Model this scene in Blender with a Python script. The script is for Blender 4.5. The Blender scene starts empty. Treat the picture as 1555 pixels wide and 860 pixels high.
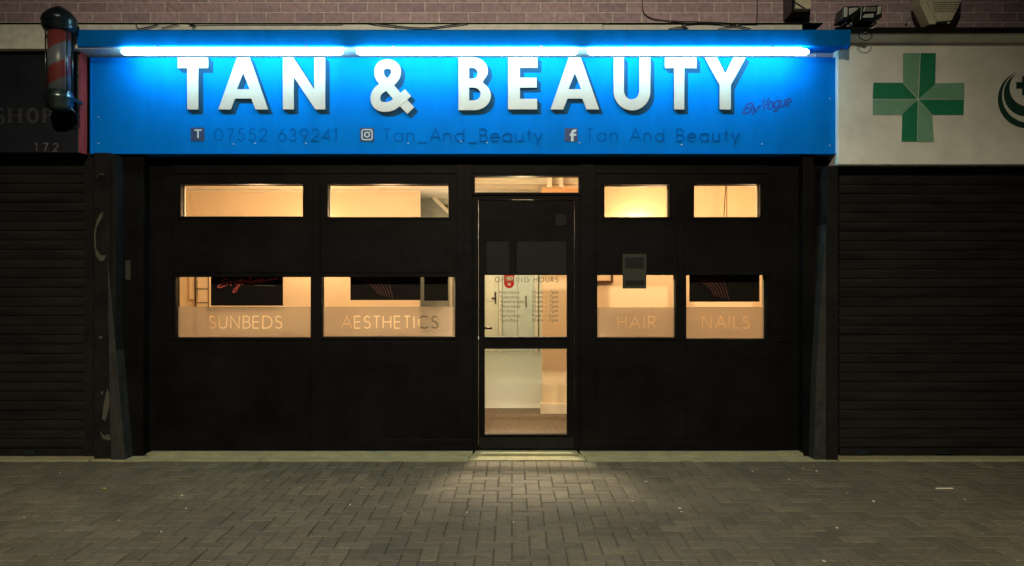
import bpy, bmesh, math, random
from mathutils import Vector, Matrix
random.seed(7)
PI = math.pi
sc = bpy.context.scene
COL = sc.collection

# ------------------------------------------------------------------ camera geometry
CAMD, CAMH, F = 6.71, 1.486, 1174.0
def X(px, y=0.0): return (px - 777.5) / F * (CAMD + y)
def Z(py, y=0.0): return CAMH - (py - 430.0) / F * (CAMD + y)

# ------------------------------------------------------------------ materials
def lin(c):
    return tuple((v/12.92 if v <= .04045 else ((v+.055)/1.055)**2.4) for v in c)
def mat(name, col, rough=.6, noise=.0, nscale=8, metal=0, spec=.5, bump=0, bscale=60, col2=None, detail=6, coat=0, stretch=None):
    m = bpy.data.materials.new(name); m.use_nodes = True
    nt = m.node_tree; b = nt.nodes['Principled BSDF']
    b.inputs['Roughness'].default_value = rough
    b.inputs['Metallic'].default_value = metal
    b.inputs['Specular IOR Level'].default_value = spec
    b.inputs['Coat Weight'].default_value = coat
    b.inputs['Base Color'].default_value = (*col, 1)
    tc = nt.nodes.new('ShaderNodeTexCoord'); src = tc.outputs['Object']
    if stretch:
        mp = nt.nodes.new('ShaderNodeMapping'); mp.inputs['Scale'].default_value = stretch
        nt.links.new(src, mp.inputs['Vector']); src = mp.outputs['Vector']
    if noise > 0 or col2:
        n = nt.nodes.new('ShaderNodeTexNoise'); n.inputs['Scale'].default_value = nscale
        n.inputs['Detail'].default_value = detail; n.inputs['Roughness'].default_value = .65
        nt.links.new(src, n.inputs['Vector'])
        r = nt.nodes.new('ShaderNodeValToRGB')
        r.color_ramp.elements[0].position = .3; r.color_ramp.elements[1].position = .72
        c2 = col2 if col2 else tuple(min(1, v*(1+noise)) for v in col)
        c1 = col if col2 else tuple(v*(1-noise) for v in col)
        r.color_ramp.elements[0].color = (*c1, 1); r.color_ramp.elements[1].color = (*c2, 1)
        nt.links.new(n.outputs['Fac'], r.inputs['Fac']); nt.links.new(r.outputs['Color'], b.inputs['Base Color'])
        mr = nt.nodes.new('ShaderNodeMapRange')
        mr.inputs['To Min'].default_value = max(.05, rough-.12); mr.inputs['To Max'].default_value = min(1, rough+.12)
        nt.links.new(n.outputs['Fac'], mr.inputs['Value']); nt.links.new(mr.outputs['Result'], b.inputs['Roughness'])
    if bump > 0:
        n2 = nt.nodes.new('ShaderNodeTexNoise'); n2.inputs['Scale'].default_value = bscale; n2.inputs['Detail'].default_value = 5
        nt.links.new(src, n2.inputs['Vector'])
        bp = nt.nodes.new('ShaderNodeBump'); bp.inputs['Strength'].default_value = bump; bp.inputs['Distance'].default_value = .01
        nt.links.new(n2.outputs['Fac'], bp.inputs['Height']); nt.links.new(bp.outputs['Normal'], b.inputs['Normal'])
    return m
def emis(name, col, s):
    m = bpy.data.materials.new(name); m.use_nodes = True; nt = m.node_tree; nt.nodes.clear()
    e = nt.nodes.new('ShaderNodeEmission'); o = nt.nodes.new('ShaderNodeOutputMaterial')
    e.inputs[0].default_value = (*col, 1); e.inputs[1].default_value = s
    nt.links.new(e.outputs[0], o.inputs[0]); return m
def glass_mat():
    m = bpy.data.materials.new('window_glass'); m.use_nodes = True; nt = m.node_tree; nt.nodes.clear()
    o = nt.nodes.new('ShaderNodeOutputMaterial'); mx = nt.nodes.new('ShaderNodeMixShader')
    t = nt.nodes.new('ShaderNodeBsdfTransparent'); g = nt.nodes.new('ShaderNodeBsdfGlossy')
    t.inputs[0].default_value = (.95, .95, .93, 1); g.inputs['Roughness'].default_value = .03
    f = nt.nodes.new('ShaderNodeFresnel'); f.inputs[0].default_value = 1.45
    ge = nt.nodes.new('ShaderNodeNewGeometry'); mm = nt.nodes.new('ShaderNodeMath'); mm.operation = 'SUBTRACT'; mm.inputs[0].default_value = 1; mm.use_clamp = True
    nt.links.new(ge.outputs['Backfacing'], mm.inputs[1]); m3 = nt.nodes.new('ShaderNodeMath'); m3.operation = 'MULTIPLY'
    nt.links.new(f.outputs[0], m3.inputs[0]); nt.links.new(mm.outputs[0], m3.inputs[1])
    nt.links.new(m3.outputs[0], mx.inputs[0]); nt.links.new(t.outputs[0], mx.inputs[1]); nt.links.new(g.outputs[0], mx.inputs[2])
    nt.links.new(mx.outputs[0], o.inputs[0]); return m
def frost_mat():
    # frosted vinyl: part of the light passes straight, part is scattered
    m = bpy.data.materials.new('frosted_vinyl'); m.use_nodes = True; nt = m.node_tree; nt.nodes.clear()
    o = nt.nodes.new('ShaderNodeOutputMaterial')
    t = nt.nodes.new('ShaderNodeBsdfTransparent'); t.inputs[0].default_value = (.94, .92, .88, 1)
    tl = nt.nodes.new('ShaderNodeBsdfTranslucent'); tl.inputs[0].default_value = (.50, .43, .34, 1)
    df = nt.nodes.new('ShaderNodeBsdfDiffuse'); df.inputs[0].default_value = (.4, .4, .4, 1)
    gl = nt.nodes.new('ShaderNodeBsdfGlossy'); gl.inputs['Roughness'].default_value = .3
    n = nt.nodes.new('ShaderNodeTexNoise'); n.inputs['Scale'].default_value = 6
    tc = nt.nodes.new('ShaderNodeTexCoord'); nt.links.new(tc.outputs['Object'], n.inputs['Vector'])
    a = nt.nodes.new('ShaderNodeMixShader'); a.inputs[0].default_value = .25
    b = nt.nodes.new('ShaderNodeMixShader'); c = nt.nodes.new('ShaderNodeMixShader'); c.inputs[0].default_value = .05
    mr = nt.nodes.new('ShaderNodeMapRange'); mr.inputs['To Min'].default_value = .42; mr.inputs['To Max'].default_value = .56
    nt.links.new(n.outputs['Fac'], mr.inputs['Value']); nt.links.new(mr.outputs['Result'], b.inputs[0])
    nt.links.new(tl.outputs[0], a.inputs[1]); nt.links.new(df.outputs[0], a.inputs[2])
    nt.links.new(t.outputs[0], b.inputs[1]); nt.links.new(a.outputs[0], b.inputs[2])
    nt.links.new(b.outputs[0], c.inputs[1]); nt.links.new(gl.outputs[0], c.inputs[2])
    nt.links.new(c.outputs[0], o.inputs[0]); return m

M = dict(
    black=mat('black_gloss_paint', (.0042, .004, .0042), .5, .5, 2.2, bump=.3, bscale=9, spec=.07),
    blackmat=mat('black_render', (.008, .0085, .0085), .75, .5, 6, spec=.12, bump=.5, bscale=40),
    pier=mat('scuffed_grey_black_paint', (.014, .016, .016), .6, nscale=9, bump=.5, bscale=45, spec=.2, col2=(.036, .038, .035)),
    shutter=mat('dark_shutter_metal', (.013, .013, .013), .45, .45, 3, spec=.15, stretch=(.6, 1, 4), metal=.0),
    bluebd=mat('blue_sign_face', (.0004, .160, .60), .6, .10, 2.5, bump=.05, bscale=6, spec=.02, stretch=(2.5, 1, .7)),
    bluehood=mat('blue_hood_paint', (.0005, .15, .56), .6, .15, 6, spec=.03),
    bluedark=mat('dark_blue_lettering', (.001, .085, .36), .6, spec=.03),
    bluescript=mat('script_blue_lettering', (.02, .06, .28), .6, spec=.03),
    iconbg=mat('icon_dark_blue', (.012, .035, .12), .6),
    iconfg=mat('icon_pale', (.50, .56, .62), .6),
    letter=mat('white_letter_face', (.52, .45, .40), .5, .03, 30),
    shade=mat('letter_grey_shade', (.012, .055, .12), .7, spec=.05),
    cream=mat('cream_capping', (.62, .66, .62), .6, .2, 12),
    chem=mat('off_white_sign_face', (.70, .72, .68), .55, .14, 4, bump=.06, bscale=20),
    greend=mat('deep_green_vinyl', (.010, .20, .10), .5, .1, 6),
    greenl=mat('sage_green_vinyl', (.17, .38, .27), .5, .1, 6),
    greenk=mat('dark_green_ink', (.008, .05, .035), .5),
    alum=mat('dull_aluminium', (.35, .37, .36), .4, .2, 10, metal=.6),
    barber=mat('dark_navy_sign', (.004, .006, .014), .5, .3, 5),
    barbertx=mat('faded_gold_lettering', (.028, .028, .032), .6, .3, 30),
    numtx=mat('worn_silver_lettering', (.09, .08, .10), .5, .6, 60),
    red=mat('faded_red_paint', (.30, .035, .03), .5, .25, 12),
    chrome=mat('dull_chrome', (.10, .14, .15), .28, .3, 10, metal=.9),
    poleblack=mat('pole_dark_metal', (.012, .022, .028), .3, .3, 10, metal=.4),
    wallw=mat('warm_plaster', (.84, .70, .50), .85, .04, 2.0, bump=.05),
    wallg=mat('pale_green_plaster', (.64, .68, .60), .85, .05, 3),
    ceil=mat('cream_ceiling', (.80, .75, .64), .85, .08, 4),
    wood=mat('white_gloss_wood', (.80, .74, .60), .45, .05, 8),
    creamdoor=mat('cream_door', (.80, .74, .58), .5, .05, 6),
    laminate=mat('pale_grey_laminate', (.34, .36, .31), .42, nscale=14, stretch=(.5, 6, 1), col2=(.46, .47, .41)),
    carpet=mat('brown_carpet', (.075, .06, .045), .95, nscale=38, bump=.9, bscale=120, col2=(.20, .165, .13)),
    handle=mat('dark_bronze_handle', (.05, .035, .025), .35, metal=.7),
    screen=mat('dark_poster_face', (.010, .008, .008), .5, .2, 5, spec=.15),
    redink=mat('dull_red_ink', (.60, .08, .08), .6),
    redink2=mat('dark_red_streaks', (.13, .04, .04), .6),
    greyink=mat('dull_grey_ink', (.12, .11, .10), .6),
    notice=mat('grey_green_notice', (.028, .030, .024), .6, nscale=35, spec=.1, col2=(.042, .044, .036)),
    noticef=mat('faint_notice', (.011, .011, .0105), .6, nscale=18, spec=.08, col2=(.018, .0175, .016)),
    glass=glass_mat(), frost=frost_mat(),
    hours=mat('grey_hours_lettering', (.22, .18, .12), .7),
    redsign=mat('bright_red_plastic', (.60, .03, .03), .4),
    white=mat('white_plastic', (.75, .73, .68), .5, .06, 10),
    concrete=mat('pale_concrete_sill', (.19, .185, .115), .9, nscale=7, bump=.8, bscale=70, col2=(.29, .285, .16)),
    joint=mat('dark_sand_joint', (.045, .042, .035), .95, .4, 20),
    asphalt=mat('asphalt', (.05, .05, .048), .9, .3, 20, bump=.4),
    cable=mat('black_cable', (.01, .01, .012), .6),
    litter=mat('pale_litter', (.48, .45, .38), .8, .3, 30),
    yleaf=mat('yellow_leaf', (.55, .42, .08), .7),
    moss=mat('green_moss', (.035, .06, .02), .95, .5, 60, bump=.8),
    alarm=mat('cream_alarm_plastic', (.62, .62, .50), .5, .12, 12),
    alarmtx=mat('grey_alarm_print', (.17, .17, .15), .6, .4, 40),
    lens=mat('pale_lamp_lens', (.42, .46, .45), .35, .15, 20),
    tube=emis('tube_light', (.40, .84, 1.0), 42),
    bulb=emis('warm_bulb', (1, .66, .32), 110),
    downl=emis('downlight_lens', (1, .74, .40), 14),
    wframe=mat('mahogany_frame', (.10, .035, .012), .5),
    beam=mat('grained_cream_wood', (.60, .55, .42), .6, nscale=5, stretch=(1, 1, 12), col2=(.78, .74, .62)),
    scar=mat('dull_bare_patch', (.05, .053, .04), .8, .3, 40),
    orange=mat('terracotta_cupboard', (.75, .42, .20), .7, .06, 5),
)
# brick wall
def brick_mat():
    m = bpy.data.materials.new('mauve_brick'); m.use_nodes = True; nt = m.node_tree; b = nt.nodes['Principled BSDF']
    b.inputs['Roughness'].default_value = .85
    tc = nt.nodes.new('ShaderNodeTexCoord'); sp = nt.nodes.new('ShaderNodeSeparateXYZ'); cb = nt.nodes.new('ShaderNodeCombineXYZ')
    nt.links.new(tc.outputs['Object'], sp.inputs[0]); nt.links.new(sp.outputs['X'], cb.inputs['X']); nt.links.new(sp.outputs['Z'], cb.inputs['Y'])
    nz = nt.nodes.new('ShaderNodeTexNoise'); nz.inputs['Scale'].default_value = 14; nt.links.new(cb.outputs[0], nz.inputs['Vector'])
    ad = nt.nodes.new('ShaderNodeVectorMath'); ad.operation = 'MULTIPLY_ADD'
    ad.inputs[1].default_value = (.006, .006, 0); nt.links.new(nz.outputs['Color'], ad.inputs[0]); nt.links.new(cb.outputs[0], ad.inputs[2])
    br = nt.nodes.new('ShaderNodeTexBrick'); br.offset = .5
    for k, v in (('Scale', 1), ('Mortar Size', .0055), ('Mortar Smooth', .3), ('Bias', 0), ('Brick Width', .247), ('Row Height', .0845)):
        br.inputs[k].default_value = v
    br.inputs['Color1'].default_value = (.30, .215, .29, 1); br.inputs['Color2'].default_value = (.42, .29, .37, 1)
    br.inputs['Mortar'].default_value = (.70, .64, .64, 1)
    nt.links.new(ad.outputs[0], br.inputs['Vector'])
    n2 = nt.nodes.new('ShaderNodeTexNoise'); n2.inputs['Scale'].default_value = 25; n2.inputs['Detail'].default_value = 6
    nt.links.new(cb.outputs[0], n2.inputs['Vector'])
    mx = nt.nodes.new('ShaderNodeMix'); mx.data_type = 'RGBA'; mx.blend_type = 'MULTIPLY'; mx.inputs[0].default_value = 1
    mr = nt.nodes.new('ShaderNodeMapRange'); mr.inputs['From Min'].default_value = .3; mr.inputs['From Max'].default_value = .7; mr.inputs['To Min'].default_value = .75; mr.inputs['To Max'].default_value = 1.25
    nt.links.new(br.outputs['Color'], mx.inputs[6]); nt.links.new(n2.outputs['Fac'], mr.inputs['Value']); nt.links.new(mr.outputs[0], mx.inputs[7])
    g = nt.nodes.new('ShaderNodeGamma'); g.inputs[1].default_value = .8
    nt.links.new(mx.outputs[2], g.inputs[0]); nt.links.new(g.outputs[0], b.inputs['Base Color'])
    bp = nt.nodes.new('ShaderNodeBump'); bp.inputs['Strength'].default_value = .8; bp.inputs['Distance'].default_value = .012; bp.invert = True
    nt.links.new(br.outputs['Fac'], bp.inputs['Height']); nt.links.new(bp.outputs[0], b.inputs['Normal'])
    return m
M['brick'] = brick_mat()
def paver_mat():
    m = bpy.data.materials.new('worn_block_paver'); m.use_nodes = True; nt = m.node_tree; b = nt.nodes['Principled BSDF']
    ge = nt.nodes.new('ShaderNodeNewGeometry'); r = nt.nodes.new('ShaderNodeValToRGB')
    e = r.color_ramp.elements; e[0].color = (.066, .060, .040, 1); e[1].color = (.104, .093, .062, 1)
    for p, c in ((.35, (.080, .071, .047, 1)), (.6, (.090, .079, .055, 1)), (.8, (.085, .073, .047, 1))):
        k = e.new(p); k.color = c
    nt.links.new(ge.outputs['Random Per Island'], r.inputs['Fac'])
    tc = nt.nodes.new('ShaderNodeTexCoord')
    n1 = nt.nodes.new('ShaderNodeTexNoise'); n1.inputs['Scale'].default_value = .9; n1.inputs['Detail'].default_value = 8; n1.inputs['Roughness'].default_value = .7
    n2 = nt.nodes.new('ShaderNodeTexNoise'); n2.inputs['Scale'].default_value = 75; n2.inputs['Detail'].default_value = 8; n2.inputs['Roughness'].default_value = .8
    nt.links.new(tc.outputs['Object'], n1.inputs['Vector']); nt.links.new(tc.outputs['Object'], n2.inputs['Vector'])
    m1 = nt.nodes.new('ShaderNodeMapRange'); m1.inputs['From Min'].default_value = .3; m1.inputs['From Max'].default_value = .7
    m1.inputs['To Min'].default_value = .72; m1.inputs['To Max'].default_value = 1.3
    m2 = nt.nodes.new('ShaderNodeMapRange'); m2.inputs['From Min'].default_value = .3; m2.inputs['From Max'].default_value = .7
    m2.inputs['To Min'].default_value = .55; m2.inputs['To Max'].default_value = 1.45
    nt.links.new(n1.outputs['Fac'], m1.inputs['Value']); nt.links.new(n2.outputs['Fac'], m2.inputs['Value'])
    v1 = nt.nodes.new('ShaderNodeVectorMath'); v1.operation = 'SCALE'; v2 = nt.nodes.new('ShaderNodeVectorMath'); v2.operation = 'SCALE'
    nt.links.new(r.outputs['Color'], v1.inputs[0]); nt.links.new(m1.outputs[0], v1.inputs['Scale'])
    nt.links.new(v1.outputs[0], v2.inputs[0]); nt.links.new(m2.outputs[0], v2.inputs['Scale'])
    n3 = nt.nodes.new('ShaderNodeTexNoise'); n3.inputs['Scale'].default_value = 26; n3.inputs['Detail'].default_value = 4; n3.inputs['Roughness'].default_value = .8
    nt.links.new(tc.outputs['Object'], n3.inputs['Vector']); m3 = nt.nodes.new('ShaderNodeMapRange')
    for k, v in (('From Min', .35), ('From Max', .65), ('To Min', .68), ('To Max', 1.32)): m3.inputs[k].default_value = v
    v3 = nt.nodes.new('ShaderNodeVectorMath'); v3.operation = 'SCALE'; nt.links.new(n3.outputs['Fac'], m3.inputs['Value'])
    nt.links.new(v2.outputs[0], v3.inputs[0]); nt.links.new(m3.outputs[0], v3.inputs['Scale'])
    # old chewing gum spots
    vo = nt.nodes.new('ShaderNodeTexVoronoi'); vo.inputs['Scale'].default_value = 3.2; nt.links.new(tc.outputs['Object'], vo.inputs['Vector'])
    lt = nt.nodes.new('ShaderNodeMath'); lt.operation = 'LESS_THAN'; lt.inputs[1].default_value = .042; nt.links.new(vo.outputs['Distance'], lt.inputs[0])
    gm = nt.nodes.new('ShaderNodeMix'); gm.data_type = 'RGBA'; gm.inputs[7].default_value = (.035, .033, .028, 1)
    ga = nt.nodes.new('ShaderNodeMath'); ga.operation = 'MULTIPLY'; ga.inputs[1].default_value = .7; nt.links.new(lt.outputs[0], ga.inputs[0])
    nt.links.new(ga.outputs[0], gm.inputs[0]); nt.links.new(v3.outputs[0], gm.inputs[6])
    nt.links.new(gm.outputs[2], b.inputs['Base Color'])
    b.inputs['Roughness'].default_value = .68
    bp = nt.nodes.new('ShaderNodeBump'); bp.inputs['Strength'].default_value = .5; bp.inputs['Distance'].default_value = .004
    nt.links.new(n2.outputs['Fac'], bp.inputs['Height']); nt.links.new(bp.outputs[0], b.inputs['Normal'])
    return m
M['paver'] = paver_mat()
def stripe_mat():
    # helical barber stripes, in the cylinder's own coordinates
    m = bpy.data.materials.new('barber_stripes'); m.use_nodes = True; nt = m.node_tree; b = nt.nodes['Principled BSDF']
    b.inputs['Roughness'].default_value = .35
    tc = nt.nodes.new('ShaderNodeTexCoord'); sp = nt.nodes.new('ShaderNodeSeparateXYZ'); nt.links.new(tc.outputs['Object'], sp.inputs[0])
    at = nt.nodes.new('ShaderNodeMath'); at.operation = 'ARCTAN2'; nt.links.new(sp.outputs['Y'], at.inputs[0]); nt.links.new(sp.outputs['X'], at.inputs[1])
    a = nt.nodes.new('ShaderNodeMath'); a.operation = 'MULTIPLY'; a.inputs[1].default_value = 1/(2*PI); nt.links.new(at.outputs[0], a.inputs[0])
    z = nt.nodes.new('ShaderNodeMath'); z.operation = 'MULTIPLY'; z.inputs[1].default_value = 3.5; nt.links.new(sp.outputs['Z'], z.inputs[0])
    s = nt.nodes.new('ShaderNodeMath'); s.operation = 'SUBTRACT'; nt.links.new(z.outputs[0], s.inputs[0]); nt.links.new(a.outputs[0], s.inputs[1])
    f = nt.nodes.new('ShaderNodeMath'); f.operation = 'FRACT'; nt.links.new(s.outputs[0], f.inputs[0])
    g = nt.nodes.new('ShaderNodeMath'); g.operation = 'GREATER_THAN'; g.inputs[1].default_value = .5; nt.links.new(f.outputs[0], g.inputs[0])
    mx = nt.nodes.new('ShaderNodeMix'); mx.data_type = 'RGBA'
    mx.inputs[6].default_value = (.17, .035, .035, 1); mx.inputs[7].default_value = (.11, .13, .16, 1)
    nt.links.new(g.outputs[0], mx.inputs[0]); nt.links.new(mx.outputs[2], b.inputs['Base Color']); return m
M['stripes'] = stripe_mat()

# ------------------------------------------------------------------ mesh helpers
def box(bm, x0, x1, y0, y1, z0, z1):
    v = [bm.verts.new(p) for p in ((x0,y0,z0),(x1,y0,z0),(x1,y1,z0),(x0,y1,z0),(x0,y0,z1),(x1,y0,z1),(x1,y1,z1),(x0,y1,z1))]
    for f in ((0,3,2,1),(4,5,6,7),(0,1,5,4),(1,2,6,5),(2,3,7,6),(3,0,4,7)): bm.faces.new([v[i] for i in f])
def prism_xz(bm, pts, y0, y1):
    a = [bm.verts.new((p[0], y0, p[1])) for p in pts]; b = [bm.verts.new((p[0], y1, p[1])) for p in pts]
    bm.faces.new(a); bm.faces.new(b[::-1]); n = len(pts)
    for i in range(n): bm.faces.new((a[i], b[i], b[(i+1) % n], a[(i+1) % n]))
def prism_yz(bm, pts, x0, x1):
    a = [bm.verts.new((x0, p[0], p[1])) for p in pts]; b = [bm.verts.new((x1, p[0], p[1])) for p in pts]
    bm.faces.new(a); bm.faces.new(b[::-1]); n = len(pts)
    for i in range(n): bm.faces.new((a[i], b[i], b[(i+1) % n], a[(i+1) % n]))
def lathe(bm, prof, cx, cy, n=32, smooth=True):
    rings = [[bm.verts.new((cx + r*math.cos(2*PI*k/n), cy + r*math.sin(2*PI*k/n), z)) for k in range(n)] for r, z in prof]
    for a, b in zip(rings, rings[1:]):
        for k in range(n):
            f = bm.faces.new((a[k], a[(k+1) % n], b[(k+1) % n], b[k])); f.smooth = smooth
    bm.faces.new(rings[0][::-1]); bm.faces.new(rings[-1])
def tube(bm, pts, r, n=8):
    pts = [Vector(p) for p in pts]; rings = []
    for i, p in enumerate(pts):
        d = (pts[min(i+1, len(pts)-1)] - pts[max(i-1, 0)]).normalized()
        u = d.cross(Vector((0, 0, 1)) if abs(d.z) < .9 else Vector((1, 0, 0))).normalized(); w = d.cross(u)
        rings.append([bm.verts.new(p + r*(math.cos(2*PI*k/n)*u + math.sin(2*PI*k/n)*w)) for k in range(n)])
    for a, b in zip(rings, rings[1:]):
        for k in range(n):
            f = bm.faces.new((a[k], a[(k+1) % n], b[(k+1) % n], b[k])); f.smooth = True
    bm.faces.new(rings[0][::-1]); bm.faces.new(rings[-1])
def obj(name, bm, m, parent=None, bevel=0, fix=True):
    if fix: bmesh.ops.recalc_face_normals(bm, faces=bm.faces)
    me = bpy.data.meshes.new(name); bm.to_mesh(me); bm.free()
    me.materials.append(M[m] if isinstance(m, str) else m)
    o = bpy.data.objects.new(name, me); COL.objects.link(o)
    if parent is not None:
        o.parent = parent; o.matrix_parent_inverse = Matrix.Identity(4)
        base = parent
        off = Vector((0, 0, 0))
        while base: off += base.location; base = base.parent
        me.transform(Matrix.Translation(-off))
    if bevel:
        md = o.modifiers.new('bevel', 'BEVEL'); md.width = bevel; md.segments = 2; md.limit_method = 'ANGLE'
    return o
def B(name, m, parent, *dims, bevel=0):
    bm = bmesh.new()
    for d in dims: box(bm, *d)
    return obj(name, bm, m, parent, bevel)
def BS(name, m, parent, *dims, bevel=0):
    return [B(name, m, parent, d, bevel=bevel) for d in dims]
def tag(o, label, cat, group=None):
    o['label'] = label; o['category'] = cat
    if group: o['group'] = group
    return o
def thing(name, label, cat, loc=(0, 0, 0), group=None):
    o = bpy.data.objects.new(name, None); COL.objects.link(o); o.location = loc; o.empty_display_size = .1
    return tag(o, label, cat, group)
def struct(name, bm, m):
    o = obj(name, bm, m); o['kind'] = 'structure'; return o
def grid_wall(bm, x0, x1, z0, z1, y0, y1, holes):
    xs = sorted({x0, x1, *[h[0] for h in holes], *[h[1] for h in holes]}); zs = sorted({z0, z1, *[h[2] for h in holes], *[h[3] for h in holes]})
    for a, b in zip(xs, xs[1:]):
        run = None
        for c, d in zip(zs, zs[1:]):
            mx, mz = (a+b)/2, (c+d)/2
            hole = any(h[0] < mx < h[1] and h[2] < mz < h[3] for h in holes)
            if hole:
                if run: box(bm, a, b, y0, y1, run[0], run[1])
                run = None
            else: run = [run[0], d] if run else [c, d]
        if run: box(bm, a, b, y0, y1, run[0], run[1])
def frame_dims(x0, x1, z0, z1, w, y0, y1):
    return [(x0, x1, y0, y1, z0, z0+w), (x0, x1, y0, y1, z1-w, z1), (x0, x0+w, y0, y1, z0+w, z1-w), (x1-w, x1, y0, y1, z0+w, z1-w)]

# ------------------------------------------------------------------ stroke lettering
def arc(cx, cy, rx, ry, a0, a1, n=14):
    return [(cx + rx*math.cos(math.radians(a0 + (a1-a0)*i/n)), cy + ry*math.sin(math.radians(a0 + (a1-a0)*i/n))) for i in range(n+1)]
xh = .66
G = {
 'A': (.82, [[(0,0),(.38,1),(.76,0)], [(.13,.33),(.63,.33)]]),
 'B': (.58, [[(0,0),(0,1),(.22,1)]+arc(.24,.76,.22,.24,90,-90)+[(0,.52)], [(.24,.52)]+arc(.26,.26,.25,.26,90,-90)+[(0,0)]]),
 'C': (.86, [arc(.46,.5,.46,.5,48,312)]),
 'D': (.80, [[(0,0),(0,1),(.22,1)]+arc(.24,.5,.46,.5,90,-90)+[(0,0)]]),
 'E': (.58, [[(.46,1),(0,1),(0,0),(.46,0)], [(0,.52),(.44,.52)]]),
 'G': (.98, [arc(.48,.5,.48,.5,45,360)+[(.55,.5)]]),
 'H': (.72, [[(0,0),(0,1)],[(.6,0),(.6,1)],[(0,.52),(.6,.52)]]),
 'I': (.22, [[(.03,0),(.03,1)]]),
 'L': (.50, [[(0,1),(0,0),(.4,0)]]),
 'M': (.94, [[(0,0),(.12,1),(.41,.2),(.70,1),(.82,0)]]),
 'N': (.80, [[(0,0),(0,1),(.64,0),(.64,1)]]),
 'O': (1.06, [arc(.48,.5,.48,.5,90,450,28)]),
 'P': (.58, [[(0,0),(0,1),(.22,1)]+arc(.23,.74,.23,.26,90,-90)+[(0,.48)]]),
 'R': (.62, [[(0,0),(0,1),(.22,1)]+arc(.23,.74,.23,.26,90,-90)+[(0,.48)], [(.2,.48),(.48,0)]]),
 'S': (.58, [arc(.24,.76,.20,.24,30,225,12)+arc(.24,.26,.24,.26,60,-150,14)]),
 'T': (.58, [[(0,1),(.48,1)],[(.24,1),(.24,0)]]),
 'U': (.72, [[(0,1)]+arc(.29,.30,.29,.30,180,360)+[(.58,1)]]),
 'V': (.72, [[(0,1),(.32,0),(.64,1)]]),
 'W': (1.0, [[(0,1),(.24,0),(.46,1),(.68,0),(.92,1)]]),
 'F': (.54, [[(.42,1),(0,1),(0,0)],[(0,.52),(.4,.52)]]),
 'a': (.74, [arc(.3,.32,.3,.33,0,360,20), [(.6,xh),(.6,0)]]),
 'b': (.74, [arc(.32,.32,.3,.33,0,360,20), [(0,1),(0,0)]]),
 'd': (.74, [arc(.3,.32,.3,.33,0,360,20), [(.6,1),(.6,0)]]),
 'e': (.70, [[(.02,.34),(.58,.34)]+arc(.3,.32,.29,.33,5,320,16)]),
 'g': (.74, [arc(.3,.32,.3,.33,0,360,20), [(.6,xh),(.6,-.1)]+arc(.32,-.1,.28,.2,0,-150,8)]),
 'h': (.62, [[(0,1),(0,0)], arc(.24,.40,.24,.25,180,0,8)+[(.48,0)]]),
 'i': (.20, [[(.03,0),(.03,xh)],[(.03,.86),(.03,.93)]]),
 'l': (.20, [[(.03,0),(.03,1)]]),
 'm': (.92, [[(0,0),(0,xh)], arc(.19,.43,.19,.22,180,0,8)+[(.38,0)], arc(.57,.43,.19,.22,180,0,8)+[(.76,0)]]),
 'n': (.62, [[(0,0),(0,xh)], arc(.24,.40,.24,.25,180,0,8)+[(.48,0)]]),
 'o': (.76, [arc(.32,.32,.31,.33,0,360,20)]),
 'r': (.38, [[(0,0),(0,xh)], arc(.22,.42,.22,.24,180,60,6)]),
 's': (.46, [arc(.18,.49,.14,.16,30,225,8)+arc(.18,.17,.17,.17,60,-150,8)]),
 't': (.36, [[(.13,.95),(.13,0)],[(0,xh),(.26,xh)]]),
 'u': (.62, [[(0,xh)]+arc(.24,.25,.24,.25,180,360,10)+[(.48,xh)], [(.48,xh),(.48,0)]]),
 'y': (.56, [[(0,xh),(.24,.02)],[(.48,xh),(.14,-.3)]]),
 'p': (.74, [arc(.32,.32,.3,.33,0,360,20), [(0,xh),(0,-.3)]]),
 'f': (.36, [[(.13,0),(.13,.8)]+arc(.3,.8,.17,.2,180,80,6), [(0,xh),(.28,xh)]]),
 '_': (.66, [[(0,-.12),(.6,-.12)]]), '-': (.5, [[(.05,.36),(.36,.36)]]), ' ': (.42, []),
 '0': (.78, [arc(.31,.5,.31,.5,90,450,22)]), '1': (.42, [[(0,.86),(.16,1),(.16,0)]]),
 '2': (.68, [arc(.28,.72,.26,.28,170,-35,10)+[(0,0),(.56,0)]]),
 '3': (.66, [arc(.24,.75,.22,.25,160,-80,9)+arc(.24,.26,.26,.27,80,-160,10)]),
 '4': (.72, [[(.46,0),(.46,1),(0,.28),(.6,.28)]]),
 '5': (.68, [[(.5,1),(.16,1),(.08,.58)]+arc(.25,.32,.27,.32,115,-150,12)]),
 '6': (.70, [arc(.29,.31,.28,.31,0,360,18), [(.03,.42),(.38,1)]]),
 '7': (.66, [[(0,1),(.52,1),(.16,0)]]),
 '9': (.70, [arc(.29,.69,.28,.31,0,360,18), [(.55,.58),(.2,0)]]),
}
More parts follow.
